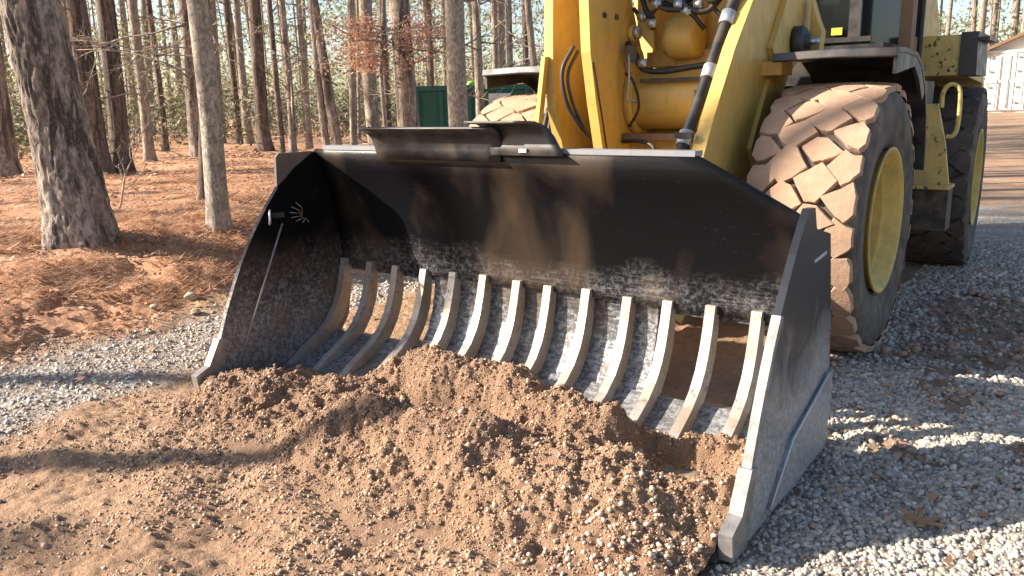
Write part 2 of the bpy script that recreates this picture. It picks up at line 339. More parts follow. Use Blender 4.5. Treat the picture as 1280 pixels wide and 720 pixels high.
nx, ny = len(gx), len(gy); idx = np.arange(nx*ny).reshape(ny, nx)
Fq = np.stack([idx[:-1, :-1], idx[:-1, 1:], idx[1:, 1:], idx[1:, :-1]], -1).reshape(-1, 4)
me = npmesh('ground', np.stack([X, Y, Z], -1).reshape(-1, 3), Fq, True)
ca = me.color_attributes.new('cover', 'FLOAT_COLOR', 'POINT'); ca.data.foreach_set('color', np.stack([st, gv, mu, np.ones_like(st)], -1).astype(np.float32).ravel())
tag(link('ground', me, 'ground'), kind='structure')

# ------------------------------------------------------------------ scatter helpers
def ico():
    b_ = bmesh.new(); bmesh.ops.create_icosphere(b_, subdivisions=1, radius=1); V = np.array([v.co for v in b_.verts]); Fc = np.array([[v.index for v in f.verts] for f in b_.faces]); b_.free(); return V, Fc
ICO_V, ICO_F = ico()
OV = np.array([(1, 0, 0), (0, 1, 0), (-1, 0, 0), (0, -1, 0), (0, 0, 1), (0, 0, -1)], float); OF = np.array([(0, 1, 4), (1, 2, 4), (2, 3, 4), (3, 0, 4), (1, 0, 5), (2, 1, 5), (3, 2, 5), (0, 3, 5)])
def rotm(n):
    q = rng.normal(size=(n, 4)); q /= np.linalg.norm(q, axis=1)[:, None]; a, b_, c, d = q.T
    return np.stack([np.stack([1-2*(c*c+d*d), 2*(b_*c-a*d), 2*(b_*d+a*c)], -1), np.stack([2*(b_*c+a*d), 1-2*(b_*b_+d*d), 2*(c*d-a*b_)], -1), np.stack([2*(b_*d-a*c), 2*(c*d+a*b_), 1-2*(b_*b_+c*c)], -1)], 1)
def lumps(name, P, r, material, flat=.75, rough=.22, parent=None, smooth=False, tiny=False):
    n = len(P); IV, IF = (OV, OF) if tiny else (ICO_V, ICO_F); sh = 1+rng.uniform(-rough, rough, (n, len(IV), 1)); V = IV[None]*sh*np.stack([rng.uniform(.7, 1.25, n), rng.uniform(.7, 1.1, n), np.full(n, flat)], -1)[:, None]
    V = np.einsum('nij,nkj->nki', rotm(n), V)*np.asarray(r)[:, None, None]; V[..., 2] *= .85; V = V+np.asarray(P)[:, None]
    Fc = IF[None]+(np.arange(n)*len(IV))[:, None, None]
    o = link(name, npmesh(name, V.reshape(-1, 3), Fc.reshape(-1, 3), smooth), material, parent); return tag(o, kind='stuff')
def quads(P, L, W_, dirs, nrm):
    # one quad per point
    d = dirs*L[:, None]/2; s_ = np.cross(dirs, nrm); s_ /= np.linalg.norm(s_, axis=1)[:, None]+1e-9; s_ = s_*W_[:, None]/2
    return np.stack([P-d-s_*.6, P+d*.2-s_, P+d, P+d*.2+s_], 1)
def leafmesh(name, P, size, aspect=.5, up=0):
    n = len(P); d = rng.normal(size=(n, 3)); d[:, 2] += up; d /= np.linalg.norm(d, axis=1)[:, None]; nr = rng.normal(size=(n, 3))
    V = quads(P, size, size*aspect, d, nr); return npmesh(name, V.reshape(-1, 3), np.arange(n*4).reshape(-1, 4))

# ------------------------------------------------------------------ wheel loader
LB = (0, 3.6, 0)
loader = empty('wheel_loader', LB, 'yellow wheel loader with black slotted bucket lowered onto the dirt', 'wheel loader')
BW = 1.476
prof = [(0, 0), (.06, .105), (.105, .2), (.15, .315), (.195, .425), (.25, .54), (.306, .65), (.362, .745), (.425, .838), (.5, .94), (.59, 1.045), (.72, 1.15), (.875, 1.235)]
shell = [(.45, .012), (.6, .02), (.72, .05), (.83, .105), (.92, .17), (.99, .25), (1.035, .34), (1.058, .44), (1.064, .54), (1.062, .66), (1.05, .78), (1.028, .9), (.995, 1.02), (.95, 1.13), (.892, 1.25)]
# upper back shell: the bucket part itself
def xmax(z): return 1.462 if z < .95 else 1.462-(z-.95)/.31*.53
rows = []
upper = [(1.064, .535), (1.064, .6)]+shell[9:]
for (y, z) in upper:
    xm = xmax(z); rows.append([(-1.462+(xm+1.462)*k/24, y, z) for k in range(25)])
bk = MB().grid(rows, .025).build('bucket', 'bucket', loader)
for f in bk.data.polygons: f.use_smooth = True
tag(bk, 'black gloss loader bucket with bare steel ribs and slots along its lower back')
# side plates
full = prof+[(.95, 1.13), (1.02, .9), (1.09, .7), (1.11, .45), (1.06, .2), (.93, .03), (.7, -.006)]
MB().prism(full, 'x', -BW-.012, -BW+.014).build('side_plate', 'bucket', bk, .004)
rt = prof[:11]+[(.63, 1.085), (.70, 1.082), (.735, 1.0), (.93, .955), (1.0, .66), (1.045, .36), (1.03, .18), (.98, .03), (.7, -.006)]
MB().prism(rt, 'x', BW-.014, BW+.014).build('side_plate', 'side', bk, .004)
MB().prism([(.59, 1.052), (.865, 1.238), (.62, 1.238), (.598, 1.215)], 'x', -BW-.009, -BW+.009).build('corner_gusset', 'brown_steel', bk, .002)
MB().prism([(.30, .03), (.985, .04), (1.035, .2), (1.04, .37), (.52, .23)], 'x', BW+.0145, BW+.03).build('wear_plate', 'side', bk, .003)
MB().tube([(BW+.029, .985, .365), (BW+.029, .53, .232), (BW+.029, .31, .04)], .006, 6).build('weld_or_glint_strip', 'steel', bk)  # bright strip added as the light caught along the wear plate's top edge
# bright leading edges of the side plates
def strip(x0, x1, pr, dep=.03):
    pp = pr+[(y+dep*.95, z-dep*.25) for y, z in pr[::-1]]; return MB().prism([(y-.004, z+.001) for y, z in pp], 'x', x0, x1)
strip(BW-.0165, BW+.0165, prof[1:8]).build('edge_bar', 'edge', bk, .003)
# right lower corner shoe, left lower corner shoe
for s_ in (-1, 1):
    MB().prism([(-.03, .0), (.10, -.004), (.17, .26), (.115, .27), (.04, .135), (-.045, .10)], 'x', s_*BW-.024, s_*BW+.024).build('corner_shoe', 'edge', bk, .012)
# floor plate, cutting edge, recessed back plate, top rail
MB().prism([(-.05, -.006), (.16, -.012), (.16, .012), (0, .012)], 'x', -1.45, 1.45).build('cutting_edge', 'edge', bk, .003)
fl = [(.162, .010), (.45, .012), (.6, .02), (.72, .05), (.83, .105), (.90, .15)]
MB().grid([[(-1.46+2.92*k/6, y, z) for k in range(7)] for y, z in fl], -.02).build('floor_plate', 'bucket', bk)
MB().grid([[(-.72+1.41*k/6, y, z) for k in range(7)] for y, z in [(.905, .13), (.985, .23), (1.03, .33), (1.055, .44), (1.07, .56)]], -.016).build('back_plate', 'bucket', bk)
MB().box(-1.46, 1.46, 1.072, 1.15, .50, .60).build('slot_rail', 'bucket', bk, .004)
MB().box(-1.46, 1.46, .94, 1.1, .0, .085).build('heel_rail', 'bucket', bk, .006)
MB().box(-1.40, .93, .885, .965, 1.245, 1.27).build('top_rail', 'grey_paint', bk, .004)
# ribs: bent bars standing proud of the shell
ctr = [Vector((0, y, z)) for y, z in [(.54, .004), (.58, .01), (.63, .028), (.72, .06), (.82, .115), (.905, .185), (.97, .27), (1.012, .36), (1.032, .46), (1.036, .575)]]
inn, out = [], []
for i, p in enumerate(ctr):
    d = (ctr[min(i+1, len(ctr)-1)]-ctr[max(i-1, 0)]).normalized(); nrm_ = Vector((0, -d.z, d.y)); hgt = (.012+.042*min(1, i/3))*(1 if i < 8 else .8 if i == 8 else .35)
    inn.append(p+nrm_*hgt); out.append(p-nrm_*.03)
poly = [(p.y, p.z) for p in inn]+[(p.y, p.z) for p in out[::-1]]
mbr = MB().prism(poly, 'x', -.0235, .0235); rib0 = mbr.build('rib', 'rib', bk, .004); rib0.location = (-1.43, 0, 0)
for k in range(1, 13):
    o = rib0.copy(); COL.objects.link(o); o.location = (-1.43+.2185*k+random.uniform(-.007, .007), 0, random.uniform(-.006, .006)); o.rotation_euler = (random.uniform(-.006, .006), 0, random.uniform(-.012, .012)); adopt(o, bk)
# spill guard: forward-curling plate, and the raised hood next to it
MB().grid([[(-.925+(.84+.02*j)*k/10-.012*j, y, z) for k in range(11)] for j, (y, z) in enumerate([(.878, 1.205), (.872, 1.26), (.862, 1.315), (.835, 1.352), (.775, 1.378)])], .014).build('spill_guard', 'black_paint', bk, smooth=True)
rows = []
for j, (y, z) in enumerate([(.855, 1.235), (.872, 1.28), (.88, 1.33), (.868, 1.375), (.825, 1.40), (.75, 1.405)]):
    x1 = .30-.036*j; rows.append([(-.12+.0*j-.018*j+(x1+.12+.018*j)*k/8, y+.05*math.sin(math.pi*k/8)*0, z) for k in range(9)])
MB().grid(rows, .014).build('guard_hood', 'black_paint', bk, smooth=True)
MB().obox((.07, .846, 1.262), .045, .012, .018).build('weld_tab', 'steel', bk, .003)
# shackle and inner brace on the left plate
MB().tube(bez([(-1.455, .52, .925), (-1.42, .49, .915), (-1.412, .482, .875), (-1.43, .49, .85), (-1.458, .51, .858)], 6), .0065, 8).build('shackle', 'steel', bk)
MB().obox((-1.448, .565, .895), .03, .07, .03).build('shackle_lug', 'black_paint', bk, .006)
MB().tube([(-1.459, .60, .84), (-1.459, .23, .10)], .006, 6).build('weld_or_glint_strip', 'rib', bk)
mb = MB()
for k in range(7):
    a = 2.2+k*.45; mb.tube([(-1.455, .74, .86), (-1.425+.02*random.random(), .74+.05*math.cos(a), .89+.04*math.sin(a)), (-1.42, .74+.11*math.cos(a), .90+.07*math.sin(a))], .0022, 4)
mb.build('straw_wisp', 'twig', bk)
MB().obox((BW+.018, .79, .885), .006, .15, .013, Matrix.Rotation(.08, 3, 'X')).build('slot_highlight', 'steel', bk, .002)  # bright bar standing in for the highlight on a short slot

# wheels
WC = [(1.045, 2.70, 0), (-1.045, 2.70, 180), (1.12, 5.88, 0), (-.97, 5.88, 180)]
RT = .789
tp = [(-.2, .40), (-.262, .42), (-.285, .50), (-.290, .545), (-.294, .55), (-.295, .61), (-.299, .62), (-.299, .65), (-.296, .66), (-.290, .715), (-.272, .742), (-.2, .752), (-.1, .757), (0, .758)]
tp = tp+[(-a, r) for a, r in tp[-2::-1]]
rp = [(.19, .402), (.272, .404), (.286, .425), (.296, .425), (.297, .408), (.282, .398), (.272, .385), (.255, .38), (.248, .365), (.20, .358), (.20, .345), (.185, .338), (.05, .328), (.0, .315), (-.02, .24), (.02, .19), (.03, .09), (.06, .08), (.06, 0.0)]
PITCH = 26; P_ = 2*math.pi*.77/PITCH; D_ = .152
CIRC = P_*PITCH; jit = {}
def corner(x, s_):
    s_ = s_ % CIRC; key = (round(x, 3), round(s_, 3) if s_ < CIRC-.001 else 0.)
    if key not in jit: jit[key] = (random.uniform(-.014, .014), random.uniform(-.024, .024))
    return jit[key]
def block(col, k):
    # one worn lug: flat top, small chamfer, sloping flanks
    xc = (col-1.5)*D_; s0 = (k+(.5 if col % 2 else 0))*P_; hh = D_*.2; pts = []
    for a, q in ((D_-hh, 0), (hh, P_/2), (-hh, P_/2), (-(D_-hh), 0), (-hh, -P_/2), (hh, -P_/2)):
        jx, js = corner(xc+a, s0+q); pts.append([xc+a+jx, q+js])
    pts = [(max(-.292, min(.292, x)), q) for x, q in pts]
    if col in (0, 3):                                           # square off the shoulder lugs
        sg = 1 if col == 3 else -1; o_ = max(pts, key=lambda p: sg*p[0]); i = pts.index(o_); pts[i:i+1] = [(sg*.292, o_[1]-sg*.05), (sg*.292, o_[1]+sg*.05)]
    cx_ = sum(p[0] for p in pts)/len(pts); cs = sum(p[1] for p in pts)/len(pts)
    def inset(d): return [(cx_+(x-cx_)*(1-d/.085), cs+(q-cs)*(1-d/.085)) for x, q in pts]
    bm = bmesh.new(); wear = random.uniform(-.005, .003); rings = []
    for d, r in ((.002, .735), (.006, RT-.004+wear), (.009, RT+wear)):
        L = []; base = inset(d); n = len(base)
        for i in range(n):
            for u in (0, .5):
                x = base[i][0]*(1-u)+base[(i+1) % n][0]*u+random.uniform(-.0025, .0025); q = base[i][1]*(1-u)+base[(i+1) % n][1]*u+random.uniform(-.0025, .0025)
                r2 = r-.018*(abs(x)/.3)**2.5*(r > .74); th = q/.77; L.append(bm.verts.new((x, r2*math.sin(th), r2*math.cos(th))))
        rings.append(L)
    c = bm.verts.new((cx_, (RT+wear)*math.sin(cs/.77), (RT+wear)*math.cos(cs/.77)-.018*(abs(cx_)/.3)**2.5)); n = len(rings[0])
    for i in range(n):
        j = (i+1) % n
        for A, B in zip(rings, rings[1:]): bm.faces.new((A[i], A[j], B[j], B[i]))
        bm.faces.new((rings[2][i], rings[2][j], c))
    bmesh.ops.recalc_face_normals(bm, faces=bm.faces[:])
    me = bpy.data.meshes.new('tread_block'); bm.to_mesh(me); bm.free(); me.materials.append(M['tread']); return me
blk = [[block(c, k) for k in range(PITCH)] for c in range(4)]
tyre_me = rim_me = None
for wi, (wx, wy, rz) in enumerate(WC):
    if tyre_me is None:
        wl = MB().lathe(tp, 72).build('wheel', 'tyre', loader); tyre_me = wl.data
    else: wl = link('wheel', tyre_me, None, loader)
    wl.location = (wx, wy, RT-.012); wl.rotation_euler = (wi*.37, 0, math.radians(rz+(2.5 if wi > 1 else 0)))
    if rim_me is None:
        rm = MB().lathe(rp, 56).build('rim', 'yellow_rim', wl); rim_me = rm.data
        lug = MB().lathe([(.08, .0), (.08, .014), (.108, .014), (.112, .008), (.112, 0)], 8).build('lug_nut', 'yellow_rim', wl); lug_me = lug.data; lug.location = (-.1, .215, 0)
        first = 1
    else: rm = link('rim', rim_me, None, wl); first = 0
    for k in range(first, 12):
        th = 2*math.pi*k/12; l = link('lug_nut', lug_me, None, wl); l.location = (-.1, .215*math.cos(th), .215*math.sin(th))
    if wi < 3:
        for c in range(4):
            for k in range(PITCH):
                o = link('tread_block', blk[c][k], None, wl); o.rotation_euler = (2*math.pi*(k+(.5 if c % 2 else 0))/PITCH, 0, 0)
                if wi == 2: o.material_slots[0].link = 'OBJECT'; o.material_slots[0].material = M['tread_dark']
    else:
        bm = bmesh.new()
        for c in range(4):
            for k in range(PITCH):
                n0 = len(bm.verts); bm.from_mesh(blk[c][k]); bm.verts.ensure_lookup_table()
                bmesh.ops.rotate(bm, verts=bm.verts[n0:], cent=(0, 0, 0), matrix=Matrix.Rotation(2*math.pi*(k+(.5 if c % 2 else 0))/PITCH, 3, 'X'))
        me = bpy.data.meshes.new('tread'); bm.to_mesh(me); bm.free(); tag(link('tread', me, 'tread', wl), kind='stuff')
# axles
for y in (2.7, 5.88):
    MB().lathe([(-.86, .13), (-.6, .15), (-.3, .2), (0, .24), (.3, .2), (.6, .15), (.86, .13)], 24, 'x', (0, y, .78)).build('axle', 'dark_metal', loader)
# front fenders
def fender(sx):
    pr = [(2.40, 1.69), (2.41, 1.735), (2.62, 1.742), (2.95, 1.73), (3.14, 1.66), (3.30, 1.52), (3.40, 1.36), (3.46, 1.18), (3.48, 1.02)]
    x0, x1 = (.72, 1.385) if sx > 0 else (-1.385, -.72)
    fd = MB().grid([[(x0, y, z), ((x0+x1)/2, y, z+.008), (x1, y, z)] for y, z in pr], .03).build('fender', 'black_paint', loader, .006)
    MB().prism([(2.43, 1.60), (2.43, 1.73), (2.95, 1.715), (3.12, 1.64), (3.27, 1.5), (3.2, 1.46), (3.06, 1.58), (2.9, 1.65)], 'x', x1-.024 if sx > 0 else x0+.004, x1-.004 if sx > 0 else x0+.024).build('fender_lip', 'black_paint', fd, .003)
    MB().box(min(sx*.60, sx*.73), max(sx*.60, sx*.73), 2.55, 2.75, 1.62, 1.70).build('fender_bracket', 'yellow', fd, .005)
fender(1); fender(-1)
# front frame between the wheels
MB().prism([(2.75, .35), (3.5, .35), (3.5, 1.5), (3.3, 2.2), (2.9, 2.25), (2.85, 1.5), (2.7, 1.2)], 'x', -.42, .42).build('front_frame', 'yellow', loader, .01)
MB().prism([(3.5, .4), (4.1, .5), (4.1, 1.35), (3.5, 1.35)], 'x', -.3, .3).build('articulation_joint', 'dark_metal', loader, .01)
# lift arms
armL = [(1.30, .45), (1.62, 1.02), (1.86, 1.40), (2.12, 1.76), (2.44, 2.12), (2.75, 2.6), (3.35, 2.75), (3.5, 2.3), (3.42, 1.86), (3.1, 1.66), (2.86, 1.42), (2.66, 1.16), (2.46, 1.0), (2.1, .72), (1.5, .33)]
la = MB().prism(armL, 'x', .535, .61).build('lift_arm', 'yellow', loader, .008)
MB().prism([(2.5, 1.02), (2.70, 1.2), (2.88, 1.46), (2.62, 1.60), (2.35, 1.2)], 'x', .612, .64).build('arm_doubler', 'yellow', la, .006)
MB().prism([(2.62, 1.78), (3.05, 2.35), (3.3, 2.3), (3.36, 1.92), (3.08, 1.70), (2.8, 1.58)], 'x', .612, .65).build('arm_doubler', 'yellow', la, .01)
MB().lathe([(.65, 0), (.65, .1), (.70, .1), (.72, .085), (.72, .05), (.75, .045), (.75, 0)], 24, 'x', (0, 3.02, 1.83)).build('pin_cap', 'black_paint', la)
MB().lathe([(.72, 0), (.72, .02), (.80, .02), (.80, 0)], 8, 'x', (0, 3.02, 1.83)).build('grease_fitting', 'steel', la)
armR = [(1.35, .4), (1.85, .8), (2.18, 1.1), (2.07, 1.45), (2.04, 1.75), (2.05, 2.3), (2.15, 2.8), (2.75, 2.8), (2.62, 2.2), (2.58, 1.7), (2.62, 1.2), (2.5, .8), (1.6, .3)]
ra = MB().prism(armR, 'x', -.60, -.535).build('lift_arm', 'yellow', loader, .008)
# tilt lever plates in the middle
lev = [(2.22, .7), (2.17, 1.1), (2.06, 1.48), (1.99, 1.78), (1.965, 2.1), (1.97, 2.7), (2.40, 2.7), (2.5, 2.12), (2.70, 1.72), (2.80, 1.3), (2.83, .9), (2.7, .65)]
lv = MB().prism(lev, 'x', -.30, -.235).build('tilt_lever', 'yellow', loader, .009)
MB().lathe([(-.236, 0), (-.236, .095), (-.19, .095), (-.18, .085), (-.18, .028), (-.20, .026), (-.20, 0)], 28, 'x', (0, 2.50, 1.74)).build('pivot_boss', 'yellow', lv)
MB().lathe([(-.236, 0), (-.236, .052), (-.205, .052), (-.20, .045), (-.195, .0)], 20, 'x', (0, 2.49, 1.915)).build('pin_boss', 'yellow', lv)
MB().lathe([(-.196, 0), (-.196, .042), (-.17, .040), (-.165, .03), (-.165, 0)], 20, 'x', (0, 2.49, 1.915)).build('pin_cap', 'steel', lv)
# cross tube and the ironwork around it
ct = MB().lathe([(-.53, .195), (.53, .195)], 40, 'x', (0, 2.62, 1.50)).build('cross_tube', 'yellow', loader)
MB().lathe([(-.234, .205), (-.234, .235), (-.19, .235), (-.185, .197)], 40, 'x', (0, 2.62, 1.50)).build('tube_collar', 'yellow', ct)
MB().box(-.23, .53, 2.38, 2.46, 1.245, 1.285).build('lower_ledge', 'roof_edge', loader, .006)
MB().prism([(2.46, .6), (2.5, 1.24), (2.7, 1.24), (2.7, .6)], 'x', -.23, .53).build('lower_crossmember', 'yellow', loader, .008)
MB().box(-.2, .5, 2.66, 2.86, 1.705, 1.80).build('frame_shelf', 'yellow', loader, .008)
MB().prism([(-.20, 1.80), (.46, 1.80), (.46, 2.02), (.30, 2.12), (.0, 2.6), (-.2, 2.6)], 'y', 2.74, 2.86).build('tower_plate', 'yellow', loader, .01)
# tilt cylinder casting
cst = MB().lathe([(0, 0), (0, .11), (.05, .13), (.2, .125), (.22, .1), (.22, 0)], 28, 'x', (-.02, 2.60, 1.87)).build('cylinder_eye', 'yellow', loader)
MB().tube([(.09, 2.62, 1.9), (.09, 2.85, 2.25), (.09, 3.05, 2.75)], [.10, .095, .095], 20).build('tilt_cylinder', 'yellow', loader)
MB().prism([(-.20, 1.93), (-.08, 1.80), (-.11, 2.3), (-.20, 2.35)], 'y', 2.52, 2.58).build('gusset_plate', 'yellow', loader, .004)
MB().obox((.47, 2.5, 1.86), .05, .1, .26).build('cylinder_lug', 'yellow', loader, .006)
# hoses
hz = MB().tube(bez([(.47, 1.70, 1.05), (.475, 1.76, 1.22), (.485, 1.96, 1.5), (.495, 2.2, 1.83), (.51, 2.38, 2.1), (.52, 2.7, 2.6)], 10), .034, 12).build('hydraulic_hose', 'rubber', loader)
for q, r in (((.488, 2.06, 1.63), .041), ((.50, 2.27, 1.93), .044), ((.474, 1.80, 1.275), .044)):
    MB().cyl(Vector(q)-Vector((0, .025, .035)), Vector(q)+Vector((0, .025, .035)), r, 14).build('hose_clamp', 'steel', hz)
MB().box(.44, .535, 1.735, 1.775, 1.285, 1.315).build('hose_bracket', 'dark_metal', hz, .004)
for pts, r in (([(.44, 1.83, 1.2), (.445, 2.04, 1.5), (.46, 2.28, 1.84), (.47, 2.5, 2.15)], .014),
               ([(-.225, 2.44, 1.85), (-.16, 2.40, 1.80), (-.10, 2.40, 1.69), (.02, 2.41, 1.665), (.2, 2.41, 1.68), (.40, 2.4, 1.70)], .019),
               ([(-.22, 2.37, 1.235), (-.05, 2.3, 1.24), (.06, 2.26, 1.2), (.03, 2.25, 1.08), (-.05, 2.3, .95)], .012),
               ([(-.42, 2.1, 1.83), (-.46, 2.03, 1.68), (-.44, 2.04, 1.5), (-.38, 2.1, 1.35), (-.33, 2.2, 1.25)], .014),
               ([(-.40, 2.12, 1.80), (-.43, 2.05, 1.66), (-.41, 2.06, 1.5), (-.36, 2.12, 1.33)], .011),
               ([(-.64, 2.2, 1.45), (-.66, 2.15, 1.25), (-.68, 2.1, 1.05)], .016), ([(-.68, 2.2, 1.45), (-.70, 2.15, 1.25), (-.72, 2.1, 1.05)], .016), ([(-.72, 2.22, 1.42), (-.74, 2.17, 1.25), (-.76, 2.12, 1.05)], .016),
               ([(-.15, 2.48, 2.5), (-.05, 2.42, 2.12), (.05, 2.40, 2.06), (.2, 2.42, 2.08), (.36, 2.5, 2.3)], .022),
               ([(-.12, 2.45, 2.4), (.0, 2.40, 2.09), (.12, 2.38, 2.02), (.27, 2.4, 2.06), (.42, 2.5, 2.25)], .018),
               ([(-.18, 2.45, 2.3), (-.09, 2.40, 2.06), (-.04, 2.42, 1.98), (-.06, 2.46, 1.93)], .018),
               ([(.12, 2.40, 2.2), (.2, 2.36, 2.04), (.33, 2.38, 2.0), (.44, 2.42, 2.12)], .02),
               ([(.0, 2.40, 2.14), (.13, 2.36, 2.06), (.3, 2.38, 2.1)], .016)):
    MB().tube(bez(pts, 8), r, 8).build('hydraulic_hose', 'rubber', loader)
for q in ((-.04, 2.41, 1.955), (.28, 2.37, 2.04), (.16, 2.36, 2.045), (.4, 2.39, 1.70), (-.09, 2.39, 1.72)):
    MB().lathe([(-.025, 0), (-.025, .03), (.025, .03), (.025, 0)], 6, 'x', q).build('hose_fitting', 'steel', loader)
MB().tube(bez([(-.17, 2.35, 1.83), (-.15, 2.32, 1.62), (-.17, 2.34, 1.5), (-.12, 2.36, 1.49)], 8), .007, 6).build('grease_line', 'steel', loader)
for pts, r in (([(-.20, 2.47, 2.06), (-.12, 2.42, 2.0), (-.02, 2.40, 2.03), (.05, 2.42, 2.2)], .013), ([(.30, 2.42, 2.16), (.36, 2.40, 2.02), (.43, 2.42, 1.93), (.44, 2.45, 1.78)], .013), ([(-.19, 2.35, 1.66), (-.12, 2.33, 1.60), (-.10, 2.36, 1.45), (-.17, 2.37, 1.33)], .009),
               ([(-.10, 2.37, 2.3), (-.03, 2.35, 2.1), (.07, 2.34, 2.03), (.22, 2.36, 2.0), (.30, 2.42, 1.9)], .015), ([(.25, 2.36, 2.3), (.30, 2.34, 2.12), (.38, 2.36, 2.05), (.45, 2.4, 2.2)], .017)):
    MB().tube(bez(pts, 8), r, 8).build('hydraulic_hose', 'rubber', loader)
for q in ((.02, 2.345, 2.06), (.34, 2.355, 2.08), (.21, 2.36, 2.005), (-.11, 2.41, 2.0)):
    MB().lathe([(-.03, 0), (-.03, .022), (-.01, .022), (-.01, .03), (.015, .03), (.015, .022), (.03, .022), (.03, 0)], 6, 'x', q).build('hose_fitting', 'steel', loader)
for y, z in ((2.15, 2.0), (2.30, 2.0), (2.72, 1.42), (2.72, 1.28)):
    MB().lathe([(-.236, 0), (-.236, .018), (-.222, .018), (-.220, .012), (-.220, 0)], 6, 'x', (0, y, z)).build('bolt', 'dark_metal', lv)
MB().tube([(-.232, 2.02, 1.72), (-.232, 2.12, 1.42), (-.232, 2.22, 1.1)], .006, 6).build('grease_line', 'dark_metal', lv)
MB().box(-.12, .40, 2.405, 2.43, 1.60, 1.625).build('hose_clip_rail', 'dark_metal', loader, .003)
MB().obox((.27, 2.42, 1.53), .035, .03, .035).build('drain_plug', 'brown_steel', ct, .005)
MB().obox((-.155, 2.36, 1.78), .05, .05, .10).build('valve_block', 'brown_steel', loader, .005)
# small yellow strut seen over the far wheel
MB().obox((-.63, 2.02, 1.40), .03, .05, .75, Matrix.Rotation(.14, 3, 'Y')).build('guard_strut', 'yellow', loader, .004)
# rear frame, engine hood, cab
MB().prism([(4.05, .55), (7.2, .6), (7.4, 1.1), (7.2, 1.5), (4.05, 1.45)], 'x', -.55, .55).build('rear_frame', 'yellow', loader, .02)
MB().prism([(5.3, 1.45), (7.4, 1.45), (7.45, 2.2), (7.2, 2.45), (5.3, 2.55)], 'x', -.75, .75).build('engine_hood', 'yellow', loader, .03)
cab = MB().box(-.76, .98, 3.92, 5.35, 1.58, 1.86).build('cab', 'black_paint', loader, .015)
for x0, x1, y0, y1 in ((-.76, -.68, 3.92, 4.0), (.74, .82, 3.92, 4.0), (-.76, -.68, 5.25, 5.35), (.86, .98, 5.25, 5.35), (.90, .98, 4.55, 4.62)):
    MB().box(x0, x1, y0, y1, 1.86, 3.25).build('cab_pillar', 'black_paint', cab, .01)
MB().box(-.82, 1.04, 3.85, 5.42, 3.25, 3.36).build('cab_roof', 'black_paint', cab, .03)
MB().box(-.68, .74, 3.945, 3.955, 1.86, 3.25).build('windscreen', 'glass', cab)
MB().prism([(.825, 3.96), (.965, 4.55), (.955, 4.555), (.815, 3.965)], 'z', 1.86, 3.25).build('side_window', 'glass', cab)
MB().box(.935, .945, 4.62, 5.25, 1.86, 3.25).build('side_window', 'glass', cab)
MB().prism([(4.62, 1.9), (5.1, 1.9), (5.25, 3.0), (5.1, 3.05), (4.98, 2.2), (4.62, 2.1)], 'x', -.2, .3).build('driver_seat', 'interior', cab, .04)
MB().tube([(.05, 4.1, 1.9), (.05, 4.3, 2.35)], .05, 12).build('steering_column', 'interior', cab)
MB().tube([(.05+.19*math.cos(a*.5236), 4.3+.17*math.sin(a*.5236)*.9, 2.36+.07*math.sin(a*.5236)) for a in range(13)], .016, 8).build('steering_wheel', 'interior', cab)
MB().obox((.66, 3.928, 1.95), .075, .006, .05).build('warning_sticker', 'sticker', cab, .001)
MB().box(.5, .90, 3.90, 3.925, 1.87, 1.905).build('wiper_bar', 'rubber', cab, .004)
MB().prism([(.70, 1.72), (.76, 1.72), (.775, 1.9), (.74, 1.98), (.70, 2.1)], 'y', 3.15, 3.25).build('cab_step_post', 'yellow', loader, .006)
MB().box(1.03, 1.11, 4.15, 4.3, 1.62, 2.35).build('intake_post', 'roof_edge', loader, .01)
# walkway, ladder, rear fender
rf = MB().box(.82, 1.305, 5.02, 5.5, 1.645, 1.95).build('rear_fender', 'yellow_pale', loader, .012)
MB().prism([(1.308, 1.64), (1.435, 1.64), (1.425, 1.93), (1.43, 1.965), (1.308, 1.965)], 'y', 5.0, 5.6).build('fender_flap', 'black_paint', rf, .006)
MB().box(1.43, 1.50, 5.02, 5.6, 1.90, 1.925).build('flap_lip', 'black_paint', rf, .004)
MB().prism([(5.5, 1.645), (6.5, 1.60), (6.7, 1.2), (6.75, 1.22), (6.55, 1.68), (5.5, 1.72)], 'x', .82, 1.305).build('fender_top', 'yellow_pale', rf, .004)
for k in range(9): MB().lathe([(-.004, 0), (-.004, .011), (.004, .011), (.004, 0)], 8, 'x', (0, 0, 0)).build('bolt', 'dark_metal', rf).matrix_basis = Matrix.Translation((.88+.05*(k % 8)+.01*(k % 3), 5.014, 1.68+.23*((k*5) % 7)/7)) @ Matrix.Rotation(math.pi/2, 4, 'Z')
MB().tube(bez([(.96, 4.9, 1.66), (1.03, 4.85, 1.69), (1.05, 4.82, 1.8), (1.05, 4.82, 2.1), (1.05, 4.82, 2.7)], 6), .02, 10).build('handrail', 'rubber', loader)
ld = MB().prism([(1.13, 1.43), (1.30, 1.43), (1.37, 1.15), (1.42, .83), (1.13, .83)], 'y', 4.28, 4.33).build('ladder_plate', 'yellow_pale', loader, .006)
MB().tube(bez([(1.33, 4.26, 1.40), (1.33, 4.26, 1.5), (1.36, 4.26, 1.555), (1.40, 4.26, 1.56), (1.435, 4.26, 1.52), (1.445, 4.26, 1.4), (1.44, 4.26, 1.25), (1.41, 4.26, 1.2), (1.375, 4.26, 1.20)], 6), .016, 10).build('grab_loop', 'yellow_pale', ld)
MB().box(1.15, 1.43, 4.22, 4.42, .52, .82).build('step_box', 'dark_metal', ld, .012)
MB().box(1.15, 1.435, 4.18, 4.45, .825, .85).build('step_tread', 'yellow_pale', ld, .005)
MB().box(.5, 1.15, 4.15, 5.0, .6, 1.6).build('fuel_tank', 'black_paint', loader, .03)

